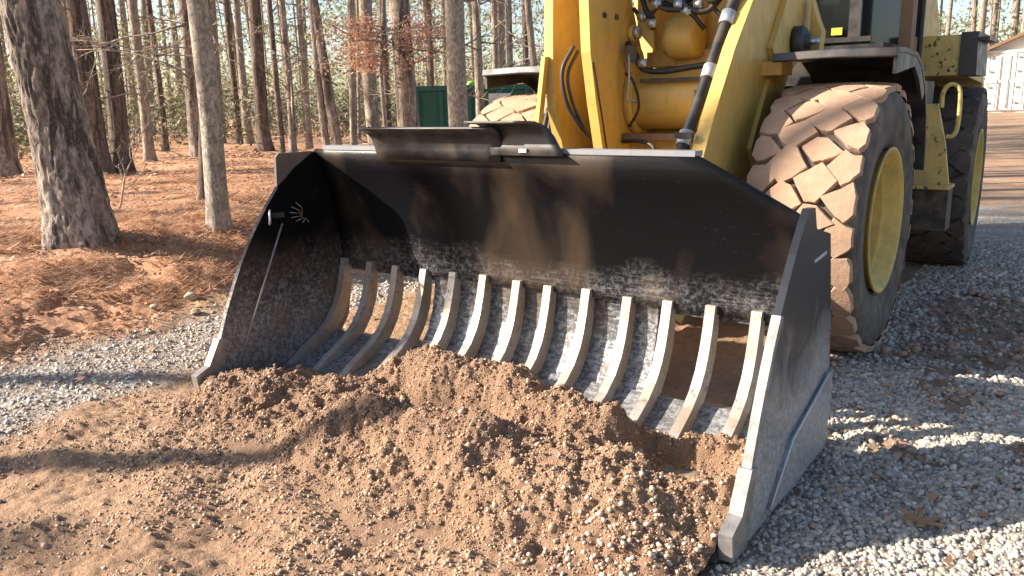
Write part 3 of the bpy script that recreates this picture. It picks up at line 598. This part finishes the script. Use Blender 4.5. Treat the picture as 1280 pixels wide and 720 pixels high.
# ------------------------------------------------------------------ heap of dirt in the bucket mouth
def seg(x, y, a, b_, s_):
    ax, ay = a; bx, by = b_; dx, dy = bx-ax, by-ay; u = np.clip(((x-ax)*dx+(y-ay)*dy)/(dx*dx+dy*dy), 0, 1)
    return np.exp(-(((x-ax-u*dx)**2+(y-ay-u*dy)**2)/(s_*s_)))
def g2(x, y, cx, cy, sx, sy): return np.exp(-(((x-cx)/sx)**2+((y-cy)/sy)**2))
def heap(x, y):
    xw = x+.05*fbm(x*4, y*4, s=80, o=2); yw = y+.05*fbm(x*4+9, y*4, s=81, o=2)
    L = [.26*seg(xw, yw, (-.52, .68), (.06, .68), .23), .15*g2(xw, yw, -1.12, .08, .42, .34), .135*g2(xw, yw, -.6, .25, .5, .4), .25*seg(xw, yw, (-.22, -.03), (.42, .0), .29),
         .225*seg(xw, yw, (.4, -.02), (1.12, .03), .30), .31*seg(xw, yw, (.50, .38), (.80, .34), .22), .19*seg(xw, yw, (1.05, .1), (1.36, .14), .2), .17*seg(xw, yw, (1.38, .2), (1.36, .5), .12), .15*seg(xw, yw, (.9, .55), (1.3, .62), .16)]
    a = sum(np.maximum(q, 0)**4 for q in L)**.25
    a = a-.20*g2(xw, yw, .0, .37, .25, .13)-.12*g2(xw, yw, 1.13, .38, .16, .13)-.05*g2(xw, yw, .92, .3, .07, .09)
    e = ss(a/.07); tex = .030*fbm(x*6, y*6, s=82, o=3)+.040*(.5-cells(x*13, y*13, 6))+.016*(.5-cells(x*31, y*31, 7))+.012*(.5-cells(x*47, y*47, 8))+.010*fbm(x*60, y*60, s=83, o=2)
    return a-.03+e*tex
hx_ = np.arange(-1.452, 1.452, .0085); hy_ = np.arange(-.80, 1.0, .0085); X, Y = np.meshgrid(hx_, hy_); Z = heap(X, Y)
nx, ny = len(hx_), len(hy_); idx = np.arange(nx*ny).reshape(ny, nx); Fq = np.stack([idx[:-1, :-1], idx[:-1, 1:], idx[1:, 1:], idx[1:, :-1]], -1).reshape(-1, 4)
Fq = Fq[(Z.ravel()[Fq] > -.035+.012).any(1)]
used, inv = np.unique(Fq, return_inverse=True); VV = np.stack([X, Y, Z], -1).reshape(-1, 3)[used]
pile = link('dirt_heap', npmesh('dirt_heap', VV, inv.reshape(-1, 4), True), 'dirt'); tag(pile, 'heap of loose crumbly brown dirt spilling out of the bucket mouth', 'dirt heap')
n = 14000; px = rng.uniform(-1.42, 1.42, n); py = rng.uniform(-.75, .8, n); ok = heap(px, py) > .01; px, py = px[ok], py[ok]
r = .003+.007*rng.random(len(px))**3+.013*(rng.random(len(px)) > .965)*rng.random(len(px)); q = r < .006; P = np.stack([px, py, heap(px, py)+.002], -1)
fx = rng.uniform(-1.44, 1.44, 46000); fy = rng.uniform(-.75, .85, 46000); ok = heap(fx, fy) > .0; fx, fy = fx[ok], fy[ok]
lumps('heap_grains', np.stack([fx, fy, heap(fx, fy)+.001], -1), rng.uniform(.0025, .0058, len(fx)), 'heap_clod', .85, .3, pile, tiny=True)
lumps('heap_crumbs', P[q], r[q]*1.1, 'heap_clod', .85, .3, pile, tiny=True); lumps('heap_clods', P[~q], r[~q], 'heap_clod', .85, .3, pile)
n = 230; px = rng.normal(1.2, .2, n); py = rng.normal(-.27, .13, n); ok = (px < 1.44); px, py = px[ok], py[ok]
lumps('heap_pebbles', np.stack([px, py, np.maximum(heap(px, py), gheight(px, py))+.005], -1), rng.uniform(.005, .0135, len(px)), 'pebble', .75, .2, pile)

# ------------------------------------------------------------------ loose soil, gravel, needles on the ground
def scatter(n, x0, x1, y0, y1): return rng.uniform(x0, x1, n), rng.uniform(y0, y1, n)
def inside_machine(x, y): return (np.abs(x) < 1.47) & (y > -.02) & (y < 1.08)
px, py = scatter(105000, -3.2, 1.9, -1.9, 1.2); st, gv, mu = covers(px, py); cl = ss(fbm(px*2.1, py*2.1, s=61, o=3)*.8+.75)
ok = (rng.random(len(px)) < (1-st)*(1-gv*.8)*cl) & ~inside_machine(px, py); px, py = px[ok], py[ok]
P = np.stack([px, py, gheight(px, py)+.001], -1); r = .0026+.0075*rng.random(len(px))**4+.012*(rng.random(len(px)) > .99)*rng.random(len(px)); q = r < .0062
lumps('soil_crumbs', P[q], r[q]*1.1, 'clod', .85, .25, tiny=True); lumps('soil_clods', P[~q], r[~q], 'clod', .8, .3)
P = []
for n, x0, x1, y0, y1 in ((36000, 1.0, 3.0, -.6, 2.4), (22000, 1.1, 4.2, 2.4, 7.5)):
    px, py = scatter(n, x0, x1, y0, y1); st, gv, mu = covers(px, py); ok = (rng.random(n) < gv*(1-.93*mu)) & ~inside_machine(px, py); P.append(np.stack([px[ok], py[ok]], -1))
px, py = scatter(12000, -3.3, -1.4, -1.6, 3.5); st, gv, mu = covers(px, py); ok = rng.random(len(px)) < gv*(1-st)*.5; P.append(np.stack([px[ok], py[ok]], -1))
P = np.concatenate(P); big = rng.random(len(P))**3
GP = np.stack([P[:, 0], P[:, 1], gheight(P[:, 0], P[:, 1])+.001], -1); r = .006+.012*big+.002*np.clip(P[:, 1], 0, 5); q = (P[:, 1] > 2.2) | (P[:, 0] < 0)
lumps('gravel', GP[~q], r[~q], 'stone', .7, .18); lumps('distant_gravel', GP[q], r[q]*1.3, 'stone', .8, .2, tiny=True)
px, py = scatter(3600, 1.1, 2.7, .2, 5.5); st, gv, mu = covers(px, py); ok = rng.random(len(px)) < mu; px, py = px[ok], py[ok]
lumps('mud_clods', np.stack([px, py, gheight(px, py)+.004], -1), .008+.03*rng.random(len(px))**3, 'mud', .6, .25)
# straw: needles lying in all directions
P = []
for n, x0, x1, y0, y1 in ((60000, -6.5, -2.5, -1.5, 4.5), (26000, -13, -5, -1, 10)):
    px, py = scatter(n, x0, x1, y0, y1); st, gv, mu = covers(px, py); cl = ss(fbm(px*1.7, py*1.7, s=90, o=3)+.7); ok = rng.random(n) < (st**1.5)*cl; P.append(np.stack([px[ok], py[ok]], -1))
P = np.concatenate(P); n = len(P); a = rng.uniform(0, 2*np.pi, n); dr = np.stack([np.cos(a), np.sin(a), rng.normal(.05, .25, n)], -1); dr /= np.linalg.norm(dr, axis=1)[:, None]
far = np.clip((-P[:, 0]-4)/6, 0, 1); L = rng.uniform(.08, .22, n)*(1+far); W_ = rng.uniform(.003, .006, n)*(1+1.6*far)
V = quads(np.stack([P[:, 0], P[:, 1], gheight(P[:, 0], P[:, 1])+.022+.03*rng.random(n)], -1), L, W_, dr, np.tile([[.1, .1, 1.]], (n, 1)))
tag(link('pine_straw', npmesh('pine_straw', V.reshape(-1, 3), np.arange(n*4).reshape(-1, 4)), 'straw'), kind='stuff')
P = []
for n, x0, x1, y0, y1, q in ((9000, -7, -2.4, -1.5, 5, 1), (9000, -20, -6, 0, 14, 1), (900, -3.2, -1.5, -1.5, 3, .35), (900, 1.5, 3.4, .3, 7, .9)):
    px, py = scatter(n, x0, x1, y0, y1); st, gv, mu = covers(px, py); ok = rng.random(n) < np.maximum(st, .0 if q == 1 else .4)*q; P.append(np.stack([px[ok], py[ok]], -1))
P = np.concatenate(P); n = len(P); far = np.clip((-P[:, 0]-5)/10, 0, 1); d = rng.normal(size=(n, 3))*[1, 1, .14]; d /= np.linalg.norm(d, axis=1)[:, None]
V = quads(np.stack([P[:, 0], P[:, 1], gheight(P[:, 0], P[:, 1])+np.where(P[:, 0] > 0, .014, .03)], -1), rng.uniform(.025, .075, n)*(1+far), rng.uniform(.025, .05, n)*(1+far), d, rng.normal(size=(n, 3))*.25+[0, 0, 1])
tag(link('fallen_leaves', npmesh('fallen_leaves', V.reshape(-1, 3), np.arange(n*4).reshape(-1, 4)), 'litter'), kind='stuff')
# fallen oak leaf on the gravel
out_ = []
for k in range(40):
    u = k/40*2*math.pi; r = .045*(1+.42*math.cos(7*u))*(1.0+.25*math.cos(u)); out_.append((r*math.cos(u)*1.5, r*math.sin(u)))
bm = bmesh.new(); cv = bm.verts.new((0, 0, .004)); vs_ = [bm.verts.new((x, y, .006+.010*abs(y)/.05+.006*math.sin(9*x*30))) for x, y in out_]
for k in range(40): bm.faces.new((cv, vs_[k], vs_[(k+1) % 40]))
me = bpy.data.meshes.new('oak_leaf'); bm.to_mesh(me); bm.free(); ol = link('oak_leaf', me, 'dryleaf'); ol.location = (1.93, .60, float(gheight(np.array([1.93]), np.array([.60]))[0])+.012); ol.rotation_euler = (.1, .12, .9)
tag(ol, 'dry brown lobed oak leaf lying on the grey gravel beside the bucket', 'leaf')
# pale stones at the edge of the straw
for k, (x, y, r) in enumerate(((-3.35, 1.15, .05), (-3.05, .98, .036), (-3.25, .78, .03), (-3.12, .60, .024))):
    bm = bmesh.new(); bmesh.ops.create_icosphere(bm, subdivisions=3, radius=r)
    for v_ in bm.verts: v_.co *= 1+.28*float(vn(np.array([v_.co.x/r*1.3+k*7]), np.array([v_.co.y/r*1.3]), np.array([v_.co.z/r*1.3]))[0]); v_.co.z *= .6
    me = bpy.data.meshes.new('stone'); bm.to_mesh(me); bm.free(); o = link('stone', me, 'stone'); o.location = (x, y, float(gheight(np.array([x]), np.array([y]))[0])+.02)
    tag(o, ['largest pale stone lying in the pine straw bank', 'flat pale stone at the straw edge below the largest stone', 'small pale stone at the edge of the gravel strip', 'smallest pale stone where straw meets gravel strip'][k], 'stone')

# ------------------------------------------------------------------ trees
def trunk_mesh(name, r, h, lean=(0, 0), seg_=20, rings=30, flare=.5, rough=.05, cur=.04, seed=0, ridge=0):
    zz = (np.linspace(0, 1, rings)**1.6)*h-.25; th = np.linspace(0, 2*np.pi, seg_, endpoint=False); T, Zz = np.meshgrid(th, zz)
    rad = r*(1-.55*np.clip(Zz/h, 0, 1))*(1+flare*np.exp(-np.clip(Zz, 0, 9)/(r*1.4))*(1+.35*np.sin(T*5+seed)))
    ux, uy = np.cos(T), np.sin(T); k = 1.6/r*.5
    rad = rad*(1+rough*.5*fbm(ux*1.6+seed, uy*1.6, Zz*.9, s=seed, o=2)+rough*.22*np.abs(vn(ux*7+seed, uy*7, Zz*2.2, s=seed+5)))
    if ridge: rad = rad+ridge*(np.abs(vn(T*r/.045+2*vn(ux*2, uy*2, Zz*3, s=seed), Zz/.19, s=seed+9))**.7-.4)+ridge*.5*vn(T*r/.02, Zz/.05, s=seed+11)
    cx = lean[0]*Zz+cur*np.sin(Zz*.7+seed)*np.clip(Zz, 0, 1)*.6; cy = lean[1]*Zz+cur*np.cos(Zz*.55+seed*2)*np.clip(Zz, 0, 1)*.6-cur*.3
    V = np.stack([cx+rad*ux, cy+rad*uy, Zz], -1).reshape(-1, 3); i = np.arange(rings*seg_).reshape(rings, seg_); j = np.roll(i, -1, 1)
    return npmesh(name, V, np.stack([i[:-1], j[:-1], j[1:], i[1:]], -1).reshape(-1, 4), True)
def crown_pts(n, h0, h1, rad, clumps, seed):
    r_ = np.random.default_rng(seed); c = np.stack([r_.normal(0, rad*.55, clumps), r_.normal(0, rad*.55, clumps), r_.uniform(h0, h1, clumps)], -1)
    c[:, :2] *= (1-.55*(c[:, 2:]-h0)/(h1-h0)); i = r_.integers(0, clumps, n); return c[i]+r_.normal(0, .33, (n, 3))*[1, 1, .6]
crowns = [leafmesh('crown', crown_pts(1500, 10, 16, 2.6, 34, k), rng.uniform(.15, .34, 1500), .28) for k in range(3)]
crown_small = leafmesh('crown', crown_pts(700, 7.5, 12, 1.6, 20, 9), rng.uniform(.12, .28, 700), .3)
tree_n = 0
def tree(x, y, r, bark, label, group=None, h=15, lean=(0, 0), seg_=18, rings=26, rough=.06, flare=.45, name='pine_tree', small=False, crown=True, cur=.05, ridge=0):
    global tree_n; tree_n += 1
    z = float(relief(np.array([x]), np.array([y]))[0])-.02
    e = empty(name, (x, y, z), label, 'tree', group)
    t_ = link('trunk', trunk_mesh('trunk', r, h, lean, seg_, rings, flare, rough, cur, tree_n*3, ridge), bark, e); t_.location = (x, y, z)
    if crown:
        c_ = link('crown', crown_small if small else crowns[tree_n % 3], 'needles', e); c_.location = (x+lean[0]*h*.8, y+lean[1]*h*.8, z); c_.rotation_euler = (0, 0, tree_n*1.3)
        if h > 16: c_.scale = (1.1, 1.1, h/16)
    return e
def rl(k): return (Rv.x*k, Rv.y*k)
tree(-4.93, 1.15, .24, 'bark_old', 'thick old pine with furrowed bark and flared base on the straw bank', h=20, lean=rl(-.088), seg_=130, rings=330, rough=.10, flare=.28, ridge=.018)
pale = tree(-4.53, 2.27, .102, 'bark_pale', 'slim tree with pale blotchy bark and a bare side branch', h=13, lean=rl(-.018), seg_=40, rings=70, rough=.05, flare=.3, name='hardwood_tree', small=True)
tree(-6.23, 3.23, .075, 'bark_dark', 'thin dark tree leaning just behind the pale barked tree', h=11, lean=rl(.095), seg_=20, rings=40, small=True)
tree(-14.53, 4.51, .228, 'bark_pine', 'brown pine trunk partly hidden behind the thick old pine', h=18, seg_=30, rings=40)
tree(-13.03, 5.51, .204, 'bark_dark', 'dark brown pine with one sunlit edge next beyond the thick old pine', h=18, seg_=30, rings=40, lean=rl(-.011))
tree(-13.12, 6.05, .180, 'bark_dark', 'dark pine with loose scaly bark, second beyond the thick old pine', h=18, seg_=30, rings=40)
tree(-17.12, 8.94, .125, 'bark_grey', 'slender grey trunk between the dark scaly pine and the pale barked tree', h=16)
tree(-17.47, 10.54, .194, 'bark_pine', 'reddish pine trunk directly behind the pale barked tree', h=18, seg_=26)
tree(-20.79, 8.79, .17, 'bark_dark', 'pine trunk deep in the wood seen past the edge of the thick old pine', h=18)
tree(-18.09, 13.18, .2, 'bark_dark', 'stout dark pine at the back of the straw clearing', h=18, seg_=26)
tree(-9.25, 8.14, .10, 'bark_pine', 'vine-wrapped middle stem of the three-stemmed clump above the bucket', h=14, lean=rl(-.10), seg_=24, rings=40, rough=.16)
tree(-9.41, 8.02, .07, 'bark_grey', 'thinnest stem of the three-stemmed clump above the bucket', h=12, lean=rl(-.05), small=True)
tree(-9.44, 8.63, .074, 'bark_grey', 'stem of the three-stemmed clump that leans toward the green dumpster', h=12, lean=rl(.05), small=True)
tree(-9.43, 9.27, .14, 'bark_grey', 'grey-brown trunk between the three-stemmed clump and the russet sapling', h=16, lean=rl(-.02), seg_=24)
tree(-6.79, 7.4, .176, 'bark_pine', 'sturdy pine half sunlit among the russet beech leaves beside the dumpster', h=17, lean=rl(-.018), seg_=40, rings=60, rough=.09, ridge=.007)
tree(-5.46, 7.1, .150, 'bark_pale', 'pale straight trunk standing in front of the green dumpster', h=16, lean=rl(-.004), seg_=32, rings=50, name='hardwood_tree')
tree(-6.51, 8.87, .078, 'bark_grey', 'thin trunk close behind the pale one at the green dumpster', h=13, seg_=20, small=True)
tree(-7.22, 12.14, .08, 'bark_grey', 'thin crooked trunk leaning over behind the loader arm', h=12, lean=rl(-.11), small=True, cur=.12)
FG = 'slender pines standing behind the dumpster and clearing'
for x, y, r in ((-23.46, 16.15, .117), (-23.0, 16.23, .145), (-22.34, 12.55, .103), (-14.29, 10.79, .075), (-15.71, 12.28, .10), (-9.67, 14.14, .086), (-10.57, 16.01, .085), (-16.95, 13.9, .092), (-13.98, 16.06, .092), (-15.76, 16.03, .107), (-13.69, 18.8, .11)):
    tree(x, y, r, random.choice(['bark_dark', 'bark_grey', 'bark_pine']), 'slender pine trunk standing at the back of the clearing or behind the dumpster', FG, h=15, seg_=14, rings=20)
RG = 'pines beyond the white shed'
for x, y, r in ((-6.39, 54.4, .15), (-5.95, 61.0, .19), (-5.51, 67.7, .236), (-4.09, 66.2, .28), (-2.89, 59.5, .205)):
    tree(x, y, r, 'bark_pine', 'tall pine rising beyond the white shed roof', RG, h=20, seg_=12, rings=16)
# trees standing left of the picture whose shadows cross the ground
OT = Vector((-1.44, -1.02, 0))-tr*7.0  # unseen tree, its height cut so the shadow band stops at the heap
tree(OT.x, OT.y, .165, 'bark_dark', 'unseen trunk left of the gravel strip, cut short so its shadow ends at the heap', h=4.85, seg_=20, crown=False, name='unseen_cut_trunk')
OT = Vector((-2.5, -.42, 0))-tr*12
tree(OT.x, OT.y, .12, 'bark_dark', 'pine set back from the gravel strip casting a shadow over the gravel', h=17, seg_=20)
OT = Vector((-.9, -1.45, 0))-tr*25
tree(OT.x, OT.y, .3, 'bark_dark', 'stout pine far back across the gravel strip casting a soft broad shadow', h=13.4, seg_=20, small=True)
for tx, ty, dd, rr in ((-5.6, 2.6, 15, .12), (-7.5, 3.4, 17, .12), (-8.6, 4.6, 15, .17), (-9.5, 6.2, 18, .12), (-12, 8, 17, .18)):
    OT = Vector((tx, ty, 0))-tr*dd
    tree(OT.x, OT.y, rr, 'bark_dark', 'pine outside the clearing whose shadow stripes the pine straw', 'pines shading the straw', h=15, seg_=14)
# bare side branch of the pale tree
def branchlet(mb, p, d, L, r, lev):
    pts = [Vector(p)]; d = Vector(d).normalized()
    for k in range(6):
        d = (d+Vector((random.uniform(-.2, .2), random.uniform(-.2, .2), random.uniform(-.16, .2)))).normalized(); pts.append(pts[-1]+d*L/6)
    mb.tube(pts, [r*(1-.75*i/6) for i in range(7)], 5)
    if lev:
        for k in range(2, 7):
            for q in range(2):
                if random.random() < .8: branchlet(mb, pts[k], d+Vector((random.uniform(-.9, .9), random.uniform(-.9, .9), random.uniform(-.8, .8))), L*random.uniform(.25, .42), r*.5, lev-1)
zb = float(relief(np.array([-4.16]), np.array([2.02]))[0])
mb = MB(); branchlet(mb, (-4.55, 2.25, 1.84), (-Rv.x, -Rv.y, .02), 1.25, .012, 2); mb.build('branch', 'twig', pale)
mb = MB(); branchlet(mb, (-4.57, 2.27, 1.98), (-Rv.x*.8-.3, -Rv.y, .25), 1.0, .008, 2); mb.build('branch', 'twig', pale)
limbed = [o for o in bpy.data.objects if o.type == 'EMPTY' and o.get('category') == 'tree' and o is not pale and (Vector((o.location.x, o.location.y))-Vector((CAM.x, CAM.y))).length < 32 and o.location.x < -4.6 and o.location.y > 3]
for o in limbed:
    far = (Vector((o.location.x, o.location.y))-Vector((CAM.x, CAM.y))).length
    for k in range(random.randrange(4, 9)):
        mb = MB(); a = random.uniform(0, 6.28); branchlet(mb, (o.location.x, o.location.y, o.location.z+random.uniform(1.3, 2.5+far*.14)), (math.cos(a), math.sin(a), random.uniform(-.3, .5)), random.uniform(.5, 1.6), .008+far*.0007, 1)
        mb.build('branch', 'bark_grey', o)
# dead twigs by the dark pine
de = empty('dead_branch', (-6.6, 2.35, .4), 'bare dead branch sticking up from the straw behind the thick old pine', 'branch')
mb = MB(); branchlet(mb, (-6.6, 2.35, .35), (Rv.x*.3, Rv.y*.3, 1), 1.0, .014, 2); mb.build('branch', 'twig', de)
# russet sapling
sp_ = empty('beech_sapling', (-6.75, 6.75, .3), 'beech sapling still holding russet dry leaves in front of the pines', 'tree')
mb = MB(); trunk = [(-6.75, 6.75, .25), (-6.73, 6.78, 1.2), (-6.77, 6.8, 2.0), (-6.7, 6.85, 2.9), (-6.72, 6.9, 3.6)]; mb.tube(bez(trunk, 5), .028, 8); mb.build('trunk', 'bark_grey', sp_)
mb = MB(); LP = []
for k in range(36):
    a = random.uniform(0, 6.28); p0 = Vector((-6.62, 6.85, random.uniform(2.0, 2.8))); d = Vector((math.cos(a)*.5, math.sin(a)*.5, random.uniform(-.05, .15)))+Rv*random.choice((-.75, .75)); L = random.uniform(.5, 1.15); p1 = p0+d.normalized()*L
    mb.tube([p0, (p0+p1)/2+Vector((0, 0, .05)), p1], [.008, .006, .003], 4)
    for q in range(75): LP.append(p0+(p1-p0)*random.uniform(.25, 1.05)+Vector((random.gauss(0, .07), random.gauss(0, .07), random.gauss(0, .07))))
mb.build('branch', 'bark_grey', sp_)
link('crown', leafmesh('crown', np.array(LP), rng.uniform(.03, .065, len(LP)), .6), 'beech', sp_)

# far wood: one mass of trunks and foliage beyond the countable trees
VV, FF, off = [], [], 0
Fh = np.array([-math.sin(YAW), math.cos(YAW)]); Rh = np.array([Rv.x, Rv.y]); C2 = np.array([CAM.x, CAM.y])
def wood_spot(d0, d1, a0=-48, a1=40):
    d = math.sqrt(random.uniform(d0*d0, d1*d1)); a = math.radians(random.uniform(a0, a1)); return C2+d*(Fh*math.cos(a)+Rh*math.sin(a)), d, math.degrees(a)
def relf(p): return float(relief(np.array([p[0]]), np.array([p[1]]))[0])
BR = []
for k in range(150):
    p, d, a = wood_spot(26, 85)
    if a > 14 and d < 56: continue
    r = random.choice((.05, .07, .12, .17, .24)); zb = relf(p); ln = rl(random.gauss(0, .035)); th = np.linspace(0, 2*np.pi, 7, endpoint=False); h = random.uniform(14, 22)
    for zz, rr in ((-.2, 1.2), (.5, 1), (h, .4)): VV.append(np.stack([p[0]+ln[0]*zz+r*rr*np.cos(th), p[1]+ln[1]*zz+r*rr*np.sin(th), np.full(7, zb+zz)], -1))
    for q in range(2):
        for i in range(7): FF.append((off+q*7+i, off+q*7+(i+1) % 7, off+(q+1)*7+(i+1) % 7, off+(q+1)*7+i))
    off += 21
    for q in range(random.randrange(5, 13)):
        z0 = random.uniform(.8, 11); BR.append((p[0]+ln[0]*z0, p[1]+ln[1]*z0, zb+z0, random.uniform(.5, 1.8)))
for k in range(1000):
    p, d, a = wood_spot(15, 60)
    if a > 8 and d < 58: continue
    BR.append((p[0], p[1], relf(p)+random.uniform(.3, 6), random.uniform(.4, 1.3)))
BR = np.array(BR); Q = []
for rep in range(3):                                              # limb, then two orders of twigs
    n = len(BR); dv = rng.normal(size=(n, 3))*[1, 1, .5]; dv /= np.linalg.norm(dv, axis=1)[:, None]; L = BR[:, 3]
    Q.append(quads(BR[:, :3]+dv*L[:, None]/2, L, (.028, .018, .012)[rep]+0*L, dv, rng.normal(size=(n, 3))))
    if rep < 2:
        o_ = np.repeat(np.arange(n), 4); u = rng.uniform(.3, 1, len(o_)); BR = np.concatenate([BR[o_, :3]+dv[o_]*(L[o_]*u)[:, None], (L[o_]*rng.uniform(.35, .6, len(o_)))[:, None]], 1)
Q = np.concatenate(Q)
tag(link('far_wood_branches', npmesh('far_wood_branches', Q.reshape(-1, 3), np.arange(len(Q)*4).reshape(-1, 4)), 'twig'), kind='stuff')
tag(link('far_wood_trunks', npmesh('far_wood_trunks', np.concatenate(VV), np.array(FF), True), 'bark_grey'), kind='stuff')
P, SZ = [], []
for k in range(2500):
    p, d, a = wood_spot(30, 92)
    if a > 14 and d < 60: continue
    zb = relf(p); low = random.random() < .3
    zc = zb+(random.uniform(.2, 3.2) if low else 3+12*random.random()**1.3); n = int(random.uniform(28, 80)); s_ = random.uniform(.5, 1.3)
    c = rng.normal(0, s_, (n, 3))*[1, 1, .55]+[p[0], p[1], zc]; P.append(c); SZ.append(rng.uniform(.14, .36, n)*(d/50)**.7)
P = np.concatenate(P); SZ = np.concatenate(SZ); P[:, 2] = np.maximum(P[:, 2], .35)
tag(link('far_wood_foliage', leafmesh('far_wood_foliage', P, SZ, .42), 'understory'), kind='stuff')
# dense dark shrub belt closing the view at the wood's foot
P = []
for k in range(520):
    p, d, a = wood_spot(25, 46, -46, 12); zb = relf(p); n = 110
    P.append(rng.normal(0, .62, (n, 3))*[1, 1, .6]+[p[0], p[1], zb+random.uniform(.1, 1.5)])
P = np.concatenate(P); P[:, 2] = np.maximum(P[:, 2], .3)
tag(link('shrub_belt', leafmesh('shrub_belt', P, rng.uniform(.06, .19, len(P)), .45), 'shrub'), kind='stuff')

# ------------------------------------------------------------------ green dumpster
dloc = Vector((-8.4, 11.5, .36)); DM = Matrix.Translation(dloc) @ Matrix.Rotation(YAW, 4, 'Z')
dm = empty('dumpster', dloc, 'dark green steel roll-off dumpster between the tree trunks', 'dumpster')
def dput(o): o.matrix_parent_inverse = Matrix.Identity(4); o.matrix_basis = Matrix.Rotation(YAW, 4, 'Z'); return o
dput(MB().prism([(-1.42, .12), (1.5, .12), (1.6, 1.5), (-1.5, 1.5)], 'y', 0, 1.7).build('body', 'dumpster', dm, .02))
dput(MB().box(-1.56, 1.66, -.05, 0.06, 1.48, 1.58).build('top_rim', 'dumpster', dm, .015))
dput(MB().box(-1.56, -1.46, .06, 1.75, 1.48, 1.58).build('top_rim', 'dumpster', dm, .015))
for x in (-1.44, -.95, -.35, .25, .85, 1.42): dput(MB().prism([(x-.04, .12), (x+.04, .12), (x+.04, 1.47), (x-.04, 1.47)], 'y', -.06, -.002).build('side_rib', 'dumpster', dm, .01))
dput(MB().box(.05, .52, -.075, -.062, 1.18, 1.40).build('faded_patch', 'white_panel', dm, .002))
lb = empty('lime_bag', dloc+Vector((-.55, .2, 1.58)), 'small lime green bag poking above the dumpster rim', 'bag')
bm = bmesh.new(); bmesh.ops.create_icosphere(bm, subdivisions=3, radius=.1)
for v_ in bm.verts: v_.co *= 1+.3*float(vn(np.array([v_.co.x*9]), np.array([v_.co.y*9]), np.array([v_.co.z*9]))[0]); v_.co.z *= .8
me = bpy.data.meshes.new('bag'); bm.to_mesh(me); bm.free(); o = link('bag_body', me, 'lime'); o.parent = lb; o.location = (0, 0, .02)

# ------------------------------------------------------------------ white shed at the end of the lane
sloc = Vector((-3.45, 48.2, .66)); sh = empty('shed', sloc, 'sunlit white shed with ribbed panels and a sloping roof at the end of the lane', 'shed')
def sput(o): o.matrix_parent_inverse = Matrix.Identity(4); o.matrix_basis = Matrix.Rotation(YAW-.62, 4, 'Z'); return o
for k in range(9):
    x = .1+k*.62; hh = 3.15+.42*min(x, 3)*.9 if k < 5 else 4.2
    sput(MB().prism([(x+.02, .15), (x+.60, .15), (x+.60, 3.05), (x+.02, 3.05)], 'y', -.02-.03*(k % 2), .06).build('wall_panel', 'white_panel', sh, .01))
sput(MB().prism([(0, 0), (6, 0), (6, 3.05), (6, 5.2), (4.0, 5.0), (0, 3.25)], 'y', .08, 5).build('shed_body', 'white_panel', sh, .01))
sput(MB().box(-.05, 6, -.08, .05, 1.55, 1.68).build('mid_rail', 'white_panel', sh, .01))
sput(MB().box(-.05, 6, -.08, .05, 3.06, 3.2).build('head_rail', 'white_panel', sh, .01))
sput(MB().prism([(-.35, 3.05), (-.35, 3.2), (4.0, 5.18), (6.2, 5.4), (6.2, 5.2), (4.0, 5.01)], 'y', -.35, 5.2).build('roof', 'roof_edge', sh, .01))
for x in (.55, 1.05, 1.75, 2.3, 3.0): sput(MB().tube([(x, -.10, .25), (x, -.10, 2.95)], .022, 8).build('lock_rod', 'grey_paint', sh))
for x in (.14, 1.38, 2.62):
    for zz in (.5, 1.3, 2.1, 2.8): sput(MB().box(x, x+.16, -.10, -.055, zz, zz+.09).build('hinge', 'grey_paint', sh, .005))
sput(MB().prism([(0, 0.02), (.09, 0.02), (.09, 3.04), (0, 3.04)], 'y', -.07, .0).build('corner_post', 'white_panel', sh, .01))
